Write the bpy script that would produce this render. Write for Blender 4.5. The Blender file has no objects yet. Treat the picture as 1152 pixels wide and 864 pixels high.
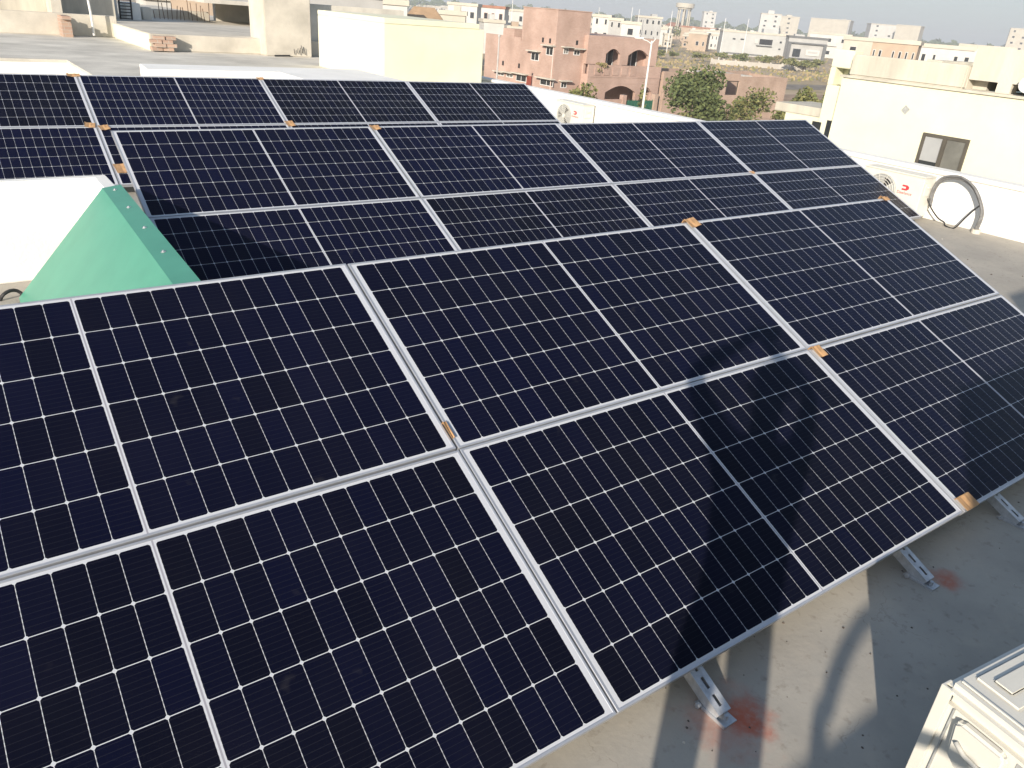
import bpy, bmesh, math, random
from mathutils import Vector, Matrix, Euler
random.seed(7)
S = bpy.context.scene
COL = S.collection

# ------------------------------------------------------------------ camera, light, exposure
CAM = Vector((-1.330, -2.047, 1.461))
RIGHT = Vector((0.8155655, -0.5740105, 0.0732454))
UP = Vector((0.1979488, 0.3956839, 0.8968002))
FWD = Vector((0.5437547, 0.7169004, -0.4363308))
FPX = 866.7                                   # focal length in pixels of the 1152-wide photo
cam = bpy.data.cameras.new('camera'); cam_ob = bpy.data.objects.new('camera', cam); COL.objects.link(cam_ob)
cam.sensor_width = 36.0; cam.lens = 36.0 * FPX / 1152.0
cam.clip_start = 0.01; cam.clip_end = 12000
M4 = Matrix((RIGHT, UP, -FWD)).transposed().to_4x4(); M4.translation = CAM
cam_ob.matrix_world = M4
S.camera = cam_ob

SUN_DIR = Vector((0.775, 0.534, -0.337)).normalized()      # the way the light travels
sun_el = math.asin(-SUN_DIR.z)
to_sun = -SUN_DIR
w = bpy.data.worlds.new('World'); S.world = w; w.use_nodes = True
wn = w.node_tree.nodes; wl = w.node_tree.links
sky = wn.new('ShaderNodeTexSky'); sky.sky_type = 'NISHITA'; sky.sun_disc = False
sky.sun_elevation = sun_el; sky.sun_rotation = math.atan2(to_sun.x, to_sun.y)
sky.altitude = 200; sky.air_density = 1.0; sky.dust_density = 1.0; sky.ozone_density = 1.0
mxs = wn.new('ShaderNodeMix'); mxs.data_type = 'RGBA'     # winter haze: pale towards the horizon, bluer overhead
gtc = wn.new('ShaderNodeTexCoord'); gsp = wn.new('ShaderNodeSeparateXYZ'); wl.new(gtc.outputs['Generated'], gsp.inputs[0])
gmr = wn.new('ShaderNodeMapRange'); gmr.interpolation_type = 'SMOOTHSTEP'; wl.new(gsp.outputs[2], gmr.inputs[0])
gmr.inputs[1].default_value = 0.0; gmr.inputs[2].default_value = 0.62; gmr.inputs[3].default_value = 0.88; gmr.inputs[4].default_value = 0.10
wl.new(gmr.outputs[0], mxs.inputs[0])
wl.new(sky.outputs[0], mxs.inputs[6]); mxs.inputs[7].default_value = (2.75, 3.08, 3.4, 1)
wl.new(mxs.outputs[2], wn['Background'].inputs[0]); wn['Background'].inputs[1].default_value = 0.11
sl = bpy.data.lights.new('sun', 'SUN'); sl.energy = 4.0; sl.angle = math.radians(0.55); sl.color = (1.0, 0.89, 0.75)
so = bpy.data.objects.new('sun', sl); COL.objects.link(so)
so.rotation_euler = (-SUN_DIR).to_track_quat('Z', 'Y').to_euler(); so.location = (-20, -15, 20)
S.view_settings.view_transform = 'Standard'; S.view_settings.look = 'None'
S.view_settings.exposure = 0.8; S.view_settings.gamma = 1.0
S.view_settings.use_curve_mapping = False
S.render.engine = 'CYCLES'
S.cycles.max_bounces = 6; S.cycles.volume_bounces = 0

FLOOR = -0.55
GROUND = -8.5

# photo pixel -> point in the place, at a known distance / plane
def ray(px, py):
    d = RIGHT * ((px - 576) / FPX) + UP * ((432 - py) / FPX) + FWD
    return d.normalized()
def at(px, py, D): return CAM + ray(px, py) * D
def onz(px, py, z): d = ray(px, py); return CAM + d * ((z - CAM.z) / d.z)
def onx(px, py, x): d = ray(px, py); return CAM + d * ((x - CAM.x) / d.x)
def ony(px, py, y): d = ray(px, py); return CAM + d * ((y - CAM.y) / d.y)

# ------------------------------------------------------------------ materials
MATS = {}
def rgb(c): return (c[0], c[1], c[2], 1)
def mat(name, col, rough=0.7, var=0.12, scale=3.0, col2=None, metal=0.0, bump=0.0, bscale=60.0, spec=0.4, coords='Object', streak=False):
    if name in MATS: return MATS[name]
    m = bpy.data.materials.new(name); m.use_nodes = True
    n = m.node_tree.nodes; l = m.node_tree.links
    b = n['Principled BSDF']; b.inputs['Roughness'].default_value = rough; b.inputs['Metallic'].default_value = metal
    b.inputs['Specular IOR Level'].default_value = spec
    tc = n.new('ShaderNodeTexCoord'); mp = n.new('ShaderNodeMapping')
    l.new(tc.outputs[coords], mp.inputs[0])
    if streak: mp.inputs['Scale'].default_value = (1, 1, 0.18)
    nz = n.new('ShaderNodeTexNoise'); nz.inputs['Scale'].default_value = scale; nz.inputs['Detail'].default_value = 7
    nz.inputs['Roughness'].default_value = 0.62
    l.new(mp.outputs[0], nz.inputs['Vector'])
    cr = n.new('ShaderNodeValToRGB'); e = cr.color_ramp.elements
    c2 = col2 if col2 else tuple(max(0, x * (1 - 2.2 * var)) for x in col)
    e[0].position = 0.32; e[0].color = rgb(c2); e[1].position = 0.68; e[1].color = rgb(tuple(min(1, x * (1 + var * .4)) for x in col))
    l.new(nz.outputs[0], cr.inputs[0]); l.new(cr.outputs[0], b.inputs['Base Color'])
    if bump > 0:
        n2 = n.new('ShaderNodeTexNoise'); n2.inputs['Scale'].default_value = bscale; n2.inputs['Detail'].default_value = 5
        l.new(tc.outputs[coords], n2.inputs['Vector'])
        bp = n.new('ShaderNodeBump'); bp.inputs['Strength'].default_value = bump; bp.inputs['Distance'].default_value = 0.02
        l.new(n2.outputs[0], bp.inputs['Height']); l.new(bp.outputs[0], b.inputs['Normal'])
    MATS[name] = m
    return m

def nmath(n, l, op, a, b=None, c=None):
    x = n.new('ShaderNodeMath'); x.operation = op
    for i, v in enumerate((a, b, c)):
        if v is None: continue
        if isinstance(v, (int, float)): x.inputs[i].default_value = v
        else: l.new(v, x.inputs[i])
    return x.outputs[0]

PL, PW = 2.107, 1.040       # panel length and width
PX, PYV = 2.115, 1.048      # pitch
def cell_material():
    m = bpy.data.materials.new('solar_cells'); m.use_nodes = True
    n = m.node_tree.nodes; l = m.node_tree.links; b = n['Principled BSDF']
    uv = n.new('ShaderNodeUVMap'); uv.uv_map = 'UVMap'
    sp = n.new('ShaderNodeSeparateXYZ'); l.new(uv.outputs[0], sp.inputs[0])
    f = lambda op, a, bb=None, c=None: nmath(n, l, op, a, bb, c)
    P, Q = 0.0848, 0.1675
    xs = f('SUBTRACT', sp.outputs[0], PL / 2)
    xa = f('SUBTRACT', f('ABSOLUTE', xs), 0.0070)
    cx = f('DIVIDE', xa, P); fx = f('FRACT', cx)
    dx = f('MULTIPLY', f('MINIMUM', fx, f('SUBTRACT', 1.0, fx)), P)
    ys = f('SUBTRACT', sp.outputs[1], PW / 2 - 3 * Q)
    cy = f('DIVIDE', ys, Q); fy = f('FRACT', cy)
    dy = f('MULTIPLY', f('MINIMUM', fy, f('SUBTRACT', 1.0, fy)), Q)
    rowline = f('LESS_THAN', dy, 0.00125)
    tick = f('MULTIPLY', f('GREATER_THAN', f('FRACT', f('DIVIDE', ys, Q / 9)), 0.42), 0.55)
    colline = f('MULTIPLY', f('LESS_THAN', dx, 0.00092), f('ADD', 0.62, f('MULTIPLY', tick, .7)))
    diam = f('LESS_THAN', f('ADD', dx, dy), 0.0076)
    out = f('MAXIMUM', f('LESS_THAN', xa, 0.0), f('GREATER_THAN', xa, 12 * P))
    out = f('MAXIMUM', out, f('MAXIMUM', f('LESS_THAN', ys, 0.0), f('GREATER_THAN', ys, 6 * Q)))
    white = f('MAXIMUM', f('MAXIMUM', rowline, colline), f('MAXIMUM', diam, out))
    # tinned ribbon grey stripe in the middle gap of the panel
    rib = f('LESS_THAN', f('ABSOLUTE', xs), 0.0026)
    # busbars: nine hair lines per cell
    bb = f('FRACT', f('DIVIDE', ys, Q / 9)); bl = f('LESS_THAN', f('ABSOLUTE', f('SUBTRACT', bb, 0.5)), 0.024)
    # per-cell tone
    comb = n.new('ShaderNodeCombineXYZ')
    sgn = f('MULTIPLY', f('GREATER_THAN', xs, 0.0), 40.0)
    l.new(f('ADD', f('FLOOR', cx), sgn), comb.inputs[0]); l.new(f('FLOOR', cy), comb.inputs[1])
    oi = n.new('ShaderNodeObjectInfo'); l.new(f('MULTIPLY', oi.outputs['Random'], 91.0), comb.inputs[2])
    wn_ = n.new('ShaderNodeTexWhiteNoise'); l.new(comb.outputs[0], wn_.inputs[0])
    ramp = n.new('ShaderNodeValToRGB'); e = ramp.color_ramp.elements
    e[0].color = (0.0038, 0.0042, 0.0088, 1); e[1].color = (0.0042, 0.0053, 0.0225, 1)
    l.new(f('ADD', f('MULTIPLY', wn_.outputs[0], .45), f('MULTIPLY', oi.outputs['Random'], .55)), ramp.inputs[0])
    # dust veil
    tc = n.new('ShaderNodeTexCoord')
    dn = n.new('ShaderNodeTexNoise'); dn.inputs['Scale'].default_value = 2.2; dn.inputs['Detail'].default_value = 6
    l.new(tc.outputs['Object'], dn.inputs['Vector'])
    dr = n.new('ShaderNodeMapRange'); dr.inputs[1].default_value = 0.45; dr.inputs[2].default_value = 0.85
    dr.inputs[3].default_value = 0.0; dr.inputs[4].default_value = 0.006
    l.new(dn.outputs[0], dr.inputs[0])
    def mix(fac, a, c):
        x = n.new('ShaderNodeMix'); x.data_type = 'RGBA'
        if isinstance(fac, (int, float)): x.inputs[0].default_value = fac
        else: l.new(fac, x.inputs[0])
        for i, v in ((6, a), (7, c)):
            if isinstance(v, tuple): x.inputs[i].default_value = v
            else: l.new(v, x.inputs[i])
        return x.outputs[2]
    c1 = mix(f('MULTIPLY', bl, 0.085), ramp.outputs[0], (0.20, 0.21, 0.24, 1))
    c2 = mix(white, c1, (0.50, 0.52, 0.56, 1))
    c3 = mix(rib, c2, (0.30, 0.30, 0.34, 1))
    c4 = mix(dr.outputs[0], c3, (0.45, 0.40, 0.34, 1))
    sn = n.new('ShaderNodeTexNoise'); sn.inputs['Scale'].default_value = 7.0; sn.inputs['Detail'].default_value = 3; l.new(tc.outputs['Object'], sn.inputs['Vector'])
    sr = n.new('ShaderNodeMapRange'); sr.inputs[1].default_value = .68; sr.inputs[2].default_value = .80; sr.inputs[4].default_value = .035
    l.new(sn.outputs[0], sr.inputs[0]); c4 = mix(sr.outputs[0], c4, (.5, .47, .42, 1)); l.new(c4, b.inputs['Base Color'])
    rr = n.new('ShaderNodeMapRange'); rr.inputs[3].default_value = 0.10; rr.inputs[4].default_value = 0.24
    l.new(dn.outputs[0], rr.inputs[0]); l.new(rr.outputs[0], b.inputs['Roughness'])
    b.inputs['Specular IOR Level'].default_value = 0.075; b.inputs['Specular Tint'].default_value = (.80, .86, 1.0, 1)
    return m

alu = mat('anodised_aluminium', (0.50, 0.52, 0.56), 0.40, 0.05, 8, metal=0.55, spec=0.5)
galv = mat('galvanised_steel', (0.55, 0.57, 0.60), 0.4, 0.15, 25, metal=0.5)
painted_shade = mat('painted_void_shade', (0.02, 0.02, 0.022), 0.9, 0.1)  # near-black colour painted in for the shade inside vents and the villa terrace
backsheet = mat('white_backsheet', (0.75, 0.75, 0.74), 0.6, 0.05)
cardboard = mat('cardboard', (0.50, 0.30, 0.15), 0.85, 0.15, 14)
white_paint = mat('white_wall_paint', (0.86, 0.85, 0.81), 0.8, 0.05, 1.5, bump=0.15, bscale=40)
cream_paint = mat('cream_wall_paint', (0.77, 0.755, 0.57), 0.8, 0.05, 1.2, bump=0.15, bscale=40)
cream_dirty = mat('weathered_cream_plaster', (0.60, 0.565, 0.48), 0.85, 0.15, 1.9, bump=0.2, bscale=30, streak=True)
concrete = mat('pale_concrete', (0.64, 0.61, 0.54), 0.9, 0.14, 1.1, bump=0.25, bscale=40)
concrete_b = mat('plastered_concrete', (0.60, 0.56, 0.48), 0.9, 0.13, 1.3, bump=0.25, bscale=40)
plastic_w = mat('ivory_painted_metal', (0.68, 0.665, 0.60), 0.38, 0.04, 6)
plastic_g = mat('grey_cover', (0.42, 0.43, 0.42), 0.6, 0.15, 30)
green_sheet = mat('green_fibreglass', (0.070, 0.285, 0.20), 0.42, 0.09, 2.5, col2=(0.056, 0.245, 0.172), spec=0.4)
brick_mat = None
glass_dark = mat('dark_window_glass', (0.035, 0.04, 0.045), 0.08, 0.2, 0.8, spec=0.6)
glass_grey = mat('grey_window_glass', (0.20, 0.20, 0.185), 0.15, 0.2, 1.2, spec=0.6)
bronze = mat('bronze_window_frame', (0.10, 0.09, 0.075), 0.5, 0.1)
black_rub = mat('black_rubber', (0.03, 0.03, 0.032), 0.6, 0.1)
pipe_grey = mat('grey_pipe_insulation', (0.19, 0.19, 0.19), 0.55, 0.2, 20)
red_mark = mat('red_emblem', (0.70, 0.05, 0.06), 0.5, 0.02)
grey_ink = mat('grey_ink', (0.30, 0.22, 0.22), 0.6, 0.02)
pole_white = mat('white_pole_paint', (0.72, 0.72, 0.70), 0.5, 0.06)
grn_gate = mat('green_gate_paint', (0.03, 0.12, 0.08), 0.5, 0.1)
door_red = mat('red_brown_door', (0.28, 0.07, 0.045), 0.6, 0.15)
bark = mat('tree_bark', (0.12, 0.09, 0.06), 0.9, 0.2, 8)

def brick_material(name, c1, c2, mortar, sc=1.0):
    m = bpy.data.materials.new(name); m.use_nodes = True
    n = m.node_tree.nodes; l = m.node_tree.links; b = n['Principled BSDF']; b.inputs['Roughness'].default_value = 0.9
    tc = n.new('ShaderNodeTexCoord'); sp = n.new('ShaderNodeSeparateXYZ'); l.new(tc.outputs['Object'], sp.inputs[0])
    cb = n.new('ShaderNodeCombineXYZ')
    l.new(nmath(n, l, 'ADD', sp.outputs[0], sp.outputs[1]), cb.inputs[0]); l.new(sp.outputs[2], cb.inputs[1])
    bt = n.new('ShaderNodeTexBrick'); bt.inputs['Scale'].default_value = sc
    bt.inputs['Brick Width'].default_value = 0.23; bt.inputs['Row Height'].default_value = 0.085; bt.inputs['Mortar Size'].default_value = 0.008
    bt.inputs['Color1'].default_value = rgb(c1); bt.inputs['Color2'].default_value = rgb(c2); bt.inputs['Mortar'].default_value = rgb(mortar)
    l.new(cb.outputs[0], bt.inputs['Vector'])
    nz = n.new('ShaderNodeTexNoise'); nz.inputs['Scale'].default_value = 0.5; nz.inputs['Detail'].default_value = 6; l.new(tc.outputs['Object'], nz.inputs['Vector'])
    mx = n.new('ShaderNodeMix'); mx.data_type = 'RGBA'; mx.blend_type = 'MULTIPLY'; mx.inputs[0].default_value = 1.0
    cr = n.new('ShaderNodeValToRGB'); cr.color_ramp.elements[0].position = 0.3; cr.color_ramp.elements[0].color = (0.72, 0.70, 0.68, 1)
    cr.color_ramp.elements[1].position = 0.7; cr.color_ramp.elements[1].color = (1, 1, 1, 1)
    l.new(nz.outputs[0], cr.inputs[0]); l.new(bt.outputs[0], mx.inputs[6]); l.new(cr.outputs[0], mx.inputs[7]); l.new(mx.outputs[2], b.inputs['Base Color'])
    MATS[name] = m
    return m
brick_mat = brick_material('salmon_brickwork', (0.54, 0.37, 0.305), (0.49, 0.32, 0.26), (0.52, 0.44, 0.38))
brick_pink = brick_material('raw_pink_brickwork', (0.50, 0.36, 0.28), (0.44, 0.30, 0.235), (0.47, 0.41, 0.35))
brick_red = brick_material('red_brickwork', (0.33, 0.11, 0.08), (0.28, 0.10, 0.07), (0.32, 0.24, 0.2))

def floor_material():
    m = bpy.data.materials.new('roof_screed'); m.use_nodes = True
    n = m.node_tree.nodes; l = m.node_tree.links; b = n['Principled BSDF']; b.inputs['Roughness'].default_value = 0.88
    tc = n.new('ShaderNodeTexCoord')
    f = lambda op, a, bb=None, c=None: nmath(n, l, op, a, bb, c)
    def noise(sc, det=6, rg=.6):
        x = n.new('ShaderNodeTexNoise'); x.inputs['Scale'].default_value = sc; x.inputs['Detail'].default_value = det; x.inputs['Roughness'].default_value = rg
        l.new(tc.outputs['Object'], x.inputs['Vector']); return x
    def mix(fac, a, c):
        x = n.new('ShaderNodeMix'); x.data_type = 'RGBA'
        l.new(fac, x.inputs[0])
        for i, v in ((6, a), (7, c)):
            if isinstance(v, tuple): x.inputs[i].default_value = v
            else: l.new(v, x.inputs[i])
        return x.outputs[2]
    n1 = noise(1.7); cr = n.new('ShaderNodeValToRGB'); e = cr.color_ramp.elements
    e[0].position = .3; e[0].color = (0.31, 0.29, 0.255, 1); e[1].position = .72; e[1].color = (0.43, 0.40, 0.345, 1)
    l.new(n1.outputs[0], cr.inputs[0])
    n2 = noise(26, 4); mr = n.new('ShaderNodeMapRange'); mr.inputs[1].default_value = .58; mr.inputs[2].default_value = .75; mr.inputs[4].default_value = .5
    l.new(n2.outputs[0], mr.inputs[0])
    col = mix(mr.outputs[0], cr.outputs[0], (0.17, 0.145, 0.115, 1))
    # lighter cement smears
    n3 = noise(5.5, 5); m3 = n.new('ShaderNodeMapRange'); m3.inputs[1].default_value = .55; m3.inputs[2].default_value = .8; m3.inputs[4].default_value = .6
    l.new(n3.outputs[0], m3.inputs[0]); col = mix(m3.outputs[0], col, (0.46, 0.41, 0.34, 1))
    # hair cracks
    v = n.new('ShaderNodeTexVoronoi'); v.feature = 'DISTANCE_TO_EDGE'; v.inputs['Scale'].default_value = 1.3
    nd = noise(6, 4); va = n.new('ShaderNodeVectorMath'); va.operation = 'MULTIPLY_ADD'
    l.new(nd.outputs[1], va.inputs[0]); va.inputs[1].default_value = (.35, .35, .35); l.new(tc.outputs['Object'], va.inputs[2]); l.new(va.outputs[0], v.inputs['Vector'])
    ck = f('MULTIPLY', f('LESS_THAN', v.outputs['Distance'], 0.0035), f('GREATER_THAN', n1.outputs[0], .52))
    col = mix(f('MULTIPLY', ck, .22), col, (0.10, 0.085, 0.07, 1))
    # sprayed red marks at the rail feet
    sp = n.new('ShaderNodeSeparateXYZ'); l.new(tc.outputs['Object'], sp.inputs[0])
    n4 = noise(9, 5)
    n5 = noise(40, 3)
    for (x, y, r, st) in ((0.44, -1.13, 0.11, .8), (1.75, -1.11, 0.09, .7), (2.54, -1.15, 0.09, .6), (0.38, -1.10, 0.20, .40)):
        d = f('SQRT', f('ADD', f('POWER', f('SUBTRACT', sp.outputs[0], x), 2.0), f('POWER', f('SUBTRACT', sp.outputs[1], y), 2.0)))
        d = f('ADD', d, f('MULTIPLY', f('SUBTRACT', n4.outputs[0], .5), r * 1.5))
        k = n.new('ShaderNodeMapRange'); k.inputs[1].default_value = r; k.inputs[2].default_value = r * .15; k.inputs[3].default_value = 0; k.inputs[4].default_value = st
        k.interpolation_type = 'SMOOTHSTEP'
        l.new(d, k.inputs[0])
        kk = f('MULTIPLY', k.outputs[0], f('MINIMUM', 1.0, f('MULTIPLY', n5.outputs[0], 1.9)))
        col = mix(kk, col, (0.42, 0.085, 0.035, 1))
    l.new(col, b.inputs['Base Color'])
    bp = n.new('ShaderNodeBump'); bp.inputs['Strength'].default_value = .13; bp.inputs['Distance'].default_value = .008
    nb = noise(55, 6); l.new(f('ADD', nb.outputs[0], f('MULTIPLY', n3.outputs[0], 2.0)), bp.inputs['Height']); l.new(bp.outputs[0], b.inputs['Normal'])
    return m

# ------------------------------------------------------------------ mesh helpers
class MB:
    def __init__(s): s.v = []; s.f = []; s.m = []
    def add(s, vs, fs, mi=0):
        o = len(s.v); s.v += [Vector(p) for p in vs]; s.f += [tuple(i + o for i in q) for q in fs]; s.m += [mi] * len(fs)
    def box(s, a, b, mi=0, rot=None, piv=None):
        x0, y0, z0 = a; x1, y1, z1 = b
        vs = [Vector(p) for p in ((x0,y0,z0),(x1,y0,z0),(x1,y1,z0),(x0,y1,z0),(x0,y0,z1),(x1,y0,z1),(x1,y1,z1),(x0,y1,z1))]
        if rot is not None:
            p = Vector(piv) if piv is not None else (Vector(a) + Vector(b)) / 2
            vs = [rot @ (q - p) + p for q in vs]
        s.add(vs, [(0,3,2,1),(4,5,6,7),(0,1,5,4),(1,2,6,5),(2,3,7,6),(3,0,4,7)], mi)
    def prism(s, pts, d, mi=0):                 # closed outline extruded by vector d
        n = len(pts); d = Vector(d); p = [Vector(q) for q in pts]
        s.add(p + [q + d for q in p], [tuple(range(n - 1, -1, -1)), tuple(range(n, 2 * n))] + [(i, (i + 1) % n, (i + 1) % n + n, i + n) for i in range(n)], mi)
    def tube(s, path, r, seg=10, mi=0, r1=None):
        path = [Vector(p) for p in path]; n = len(path); vs = []
        t0 = (path[1] - path[0]).normalized(); a = t0.orthogonal().normalized()
        for i, p in enumerate(path):
            t = (path[min(i + 1, n - 1)] - path[max(i - 1, 0)]).normalized()
            a = (a - t * a.dot(t)).normalized(); bb = t.cross(a)
            rr = r if r1 is None else r + (r1 - r) * i / (n - 1)
            for k in range(seg):
                th = 2 * math.pi * k / seg; vs.append(p + (a * math.cos(th) + bb * math.sin(th)) * rr)
        fs = [(i * seg + k, i * seg + (k + 1) % seg, (i + 1) * seg + (k + 1) % seg, (i + 1) * seg + k) for i in range(n - 1) for k in range(seg)]
        fs += [tuple(range(seg - 1, -1, -1)), tuple(range((n - 1) * seg, n * seg))]
        s.add(vs, fs, mi)
    def disc(s, c, r, axis, th=0.01, seg=32, mi=0):
        c = Vector(c); ax = Vector(axis).normalized(); s.tube([c, c + ax * th], r, seg, mi)
    def quad(s, c, a, b, mi=0):
        c = Vector(c); s.add([c - a - b, c + a - b, c + a + b, c - a + b], [(0, 1, 2, 3)], mi)
    def build(s, name, mats, parent=None, bevel=0, smooth=False, seg=2):
        me = bpy.data.meshes.new(name); me.from_pydata(s.v, [], s.f)
        for mm in (mats if isinstance(mats, (list, tuple)) else [mats]): me.materials.append(mm)
        me.polygons.foreach_set('material_index', s.m)
        if bevel > 0:
            bm = bmesh.new(); bm.from_mesh(me)
            bmesh.ops.bevel(bm, geom=[e for e in bm.edges if len(e.link_faces) == 2 and e.calc_face_angle(0) > .5], offset=bevel, segments=seg, affect='EDGES', clamp_overlap=True)
            bm.to_mesh(me); bm.free()
        if smooth:
            me.polygons.foreach_set('use_smooth', [True] * len(me.polygons))
        me.update()
        o = bpy.data.objects.new(name, me); COL.objects.link(o)
        if parent is not None: o.parent = parent
        return o

def tag(o, label=None, cat=None, group=None, kind=None):
    if label: o['label'] = label
    if cat: o['category'] = cat
    if group: o['group'] = group
    if kind: o['kind'] = kind
    return o
def thing(name, loc, label, cat, rz=0.0, group=None):
    o = bpy.data.objects.new(name, None); COL.objects.link(o); o.location = loc; o.rotation_euler = (0, 0, rz)
    o.empty_display_size = .2
    return tag(o, label, cat, group)
def struct(o): o['kind'] = 'structure'; return o
def copy_tree(o, parent=None):
    c = o.copy(); COL.objects.link(c)
    if parent is not None: c.parent = parent
    for ch in list(o.children): copy_tree(ch, c)
    return c

# ------------------------------------------------------------------ ground, roads
def ground_material():
    m = bpy.data.materials.new('dry_earth'); m.use_nodes = True
    n = m.node_tree.nodes; l = m.node_tree.links; b = n['Principled BSDF']; b.inputs['Roughness'].default_value = 1
    tc = n.new('ShaderNodeTexCoord')
    nz = n.new('ShaderNodeTexNoise'); nz.inputs['Scale'].default_value = .035; nz.inputs['Detail'].default_value = 9; nz.inputs['Roughness'].default_value = .68
    l.new(tc.outputs['Object'], nz.inputs['Vector'])
    cr = n.new('ShaderNodeValToRGB'); e = cr.color_ramp.elements
    e[0].position = .36; e[0].color = (0.20, 0.18, 0.09, 1); e[1].position = .62; e[1].color = (0.44, 0.34, 0.23, 1)
    q = e.new(.48); q.color = (0.36, 0.28, 0.17, 1)
    l.new(nz.outputs[0], cr.inputs[0]); l.new(cr.outputs[0], b.inputs['Base Color'])
    return m
g = MB(); g.add([(-5000,-5000,GROUND),(5000,-5000,GROUND),(5000,5000,GROUND),(-5000,5000,GROUND)], [(0,1,2,3)])
struct(g.build('ground', ground_material()))
asphalt = mat('grey_asphalt', (0.24, 0.21, 0.175), 0.9, 0.2, .5)
dirt_road = mat('dirt_track', (0.36, 0.25, 0.17), 0.95, 0.2, .4)
r = MB(); r.box((38, 40, GROUND - .2), (46, 200, GROUND + .004)); struct(r.build('road', asphalt))
r = MB(); r.box((46, 50, GROUND - .2), (260, 56, GROUND + .008)); struct(r.build('road', dirt_road))
r = MB(); r.box((62, 79, GROUND - .2), (300, 88, GROUND + .012)); struct(r.build('road', dirt_road))
r = MB(); r.box((62, 96, GROUND - .2), (320, 106, GROUND + .012)); struct(r.build('road', asphalt))

# ------------------------------------------------------------------ our roof: slab and parapets
PXI = 8.75
f = MB(); f.box((-12, -9, FLOOR - .3), (PXI + .3, 12.2, FLOOR)); struct(f.build('roof_floor', floor_material()))
house = thing('house', (-1.6, 1.5, GROUND), 'the cream house whose concrete roof carries the solar arrays', 'house')
h = MB(); h.box((-11.9 + 1.6, -8.9 - 1.5, 0), (PXI + .05 + 1.6, 11.95 - 1.5, FLOOR - .3 - GROUND)); h.build('wall', cream_paint, house)

pw = thing('parapet_wall', (PXI + .1, 3, FLOOR), 'long white parapet wall behind the wall-side air conditioners', 'wall')
p = MB(); p.box((-.1, -12, -.0), (.10, 11.0, .555)); p.build('wall', white_paint, pw, bevel=.012)
p = MB(); p.box((-.125, -12.02, .555), (.125, 11.02, .605)); p.build('coping', white_paint, pw, bevel=.01)

# L shaped low wall and the green cover leaning on it
ZW = .17
yW = onz(107, 198, ZW).y; yG = onz(118, 212, ZW).y; xl = onz(118, 212, ZW).x; xr = onz(169, 244, ZW).x
lw = thing('shaft_wall', (xl, yW, FLOOR), 'low white L-shaped roof wall beside the green sheet', 'wall')
p = MB()
zt = ZW - FLOOR; tk = xr - xl
p.prism([(-5.0, 0, 0), (.0, 0, 0), (.0, -.55, 0), (tk - .01, -.55, 0), (tk - .01, .09, 0), (-5.0, .09, 0)], (0, 0, zt - .012)); p.build('wall', white_paint, lw, bevel=.008)
gs = thing('green_cover', (xl, yG, FLOOR), 'green fibreglass sheet folded over the low white wall', 'cover sheet', math.atan2(onz(226, 312, ZW).x - xr, onz(169, 244, ZW).y - onz(226, 312, ZW).y))
p = MB()
th = .006
def sh(y, yl):  # profile: outer lip, top strip, slope
    return [(tk, y, zt - .05), (tk, y, zt + .022), (-.015, y, zt + .004), (xb_, yl, .012)]
xb_ = onz(22, 338, FLOOR).x - xl
a = sh(0, onz(22, 338, FLOOR).y - yG); bq = sh(-2.85, -2.85)
inner = lambda P: [(P[0][0]-th, P[0][1], P[0][2]), (P[1][0]-th, P[1][1], P[1][2]-th), (P[2][0]+th, P[2][1], P[2][2]-th), (P[3][0]+th*2, P[3][1], P[3][2])]
ai, bi = inner(a), inner(bq)
vs = a + bq + ai + bi
fs = []
for k in range(3):
    fs += [(k, k+1, 4+k+1, 4+k), (8+k, 12+k, 12+k+1, 8+k+1), (k, 8+k, 8+k+1, k+1), (4+k, 4+k+1, 12+k+1, 12+k)]
fs += [(0, 4, 12, 8), (3, 11, 15, 7)]
p.add(vs, fs); gsh = p.build('sheet', green_sheet, gs)
for i, y in enumerate((-.12, -.62, -1.12, -1.62)):
    q = MB(); q.disc((.045, y, zt + .0125), .013, (-.15, 0, 1), .003, 16); q.tube([(.045, y, zt + .014), (.043, y, zt + .022)], .006, 8); q.build('roofing_screw', galv, gs)
# little cable loop behind the front array, at the foot of the white wall
lp = MB(); c0 = ony(14, 338, onz(22, 338, FLOOR).y + .05)
lp.tube([c0 + Vector((.07 * math.cos(t), 0.02 * math.sin(2 * t), .07 * math.sin(t))) for t in [i * math.pi / 10 for i in range(-2, 13)]], .012, 8)
tag(lp.build('cable_loop', black_rub), 'short black cable loop at the foot of the low white wall', 'cable')

# grit swept into the open floor in front of the arrays
rg_ = random.Random(21); m = MB()
for i in range(170):
    q = Vector((rg_.uniform(-.8, 3.6), rg_.uniform(-1.75, -.85), FLOOR)) if i < 120 else Vector((rg_.uniform(4.4, 8.4), rg_.uniform(-1.5, 3), FLOOR))
    r_ = rg_.uniform(.0015, .006) * (1 if i < 120 else 2.2); k_ = [q + Vector((math.cos(t) * r_ * rg_.uniform(.6, 1.3), math.sin(t) * r_ * rg_.uniform(.6, 1.3), 0)) for t in (0, 1.3, 2.5, 3.8, 5.1)]
    m.add(k_ + [q + Vector((0, 0, r_ * .9))], [(j, (j + 1) % 5, 5) for j in range(5)], rg_.choice((0, 0, 1)))
o = m.build('floor_grit', [mat('dark_grit', (.12, .10, .085), .9, .2, 30), mat('pale_grit', (.55, .52, .47), .9, .1, 30)]); tag(o, 'scattered cement grit and pebbles on the roof floor', 'grit', kind='stuff')

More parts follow.
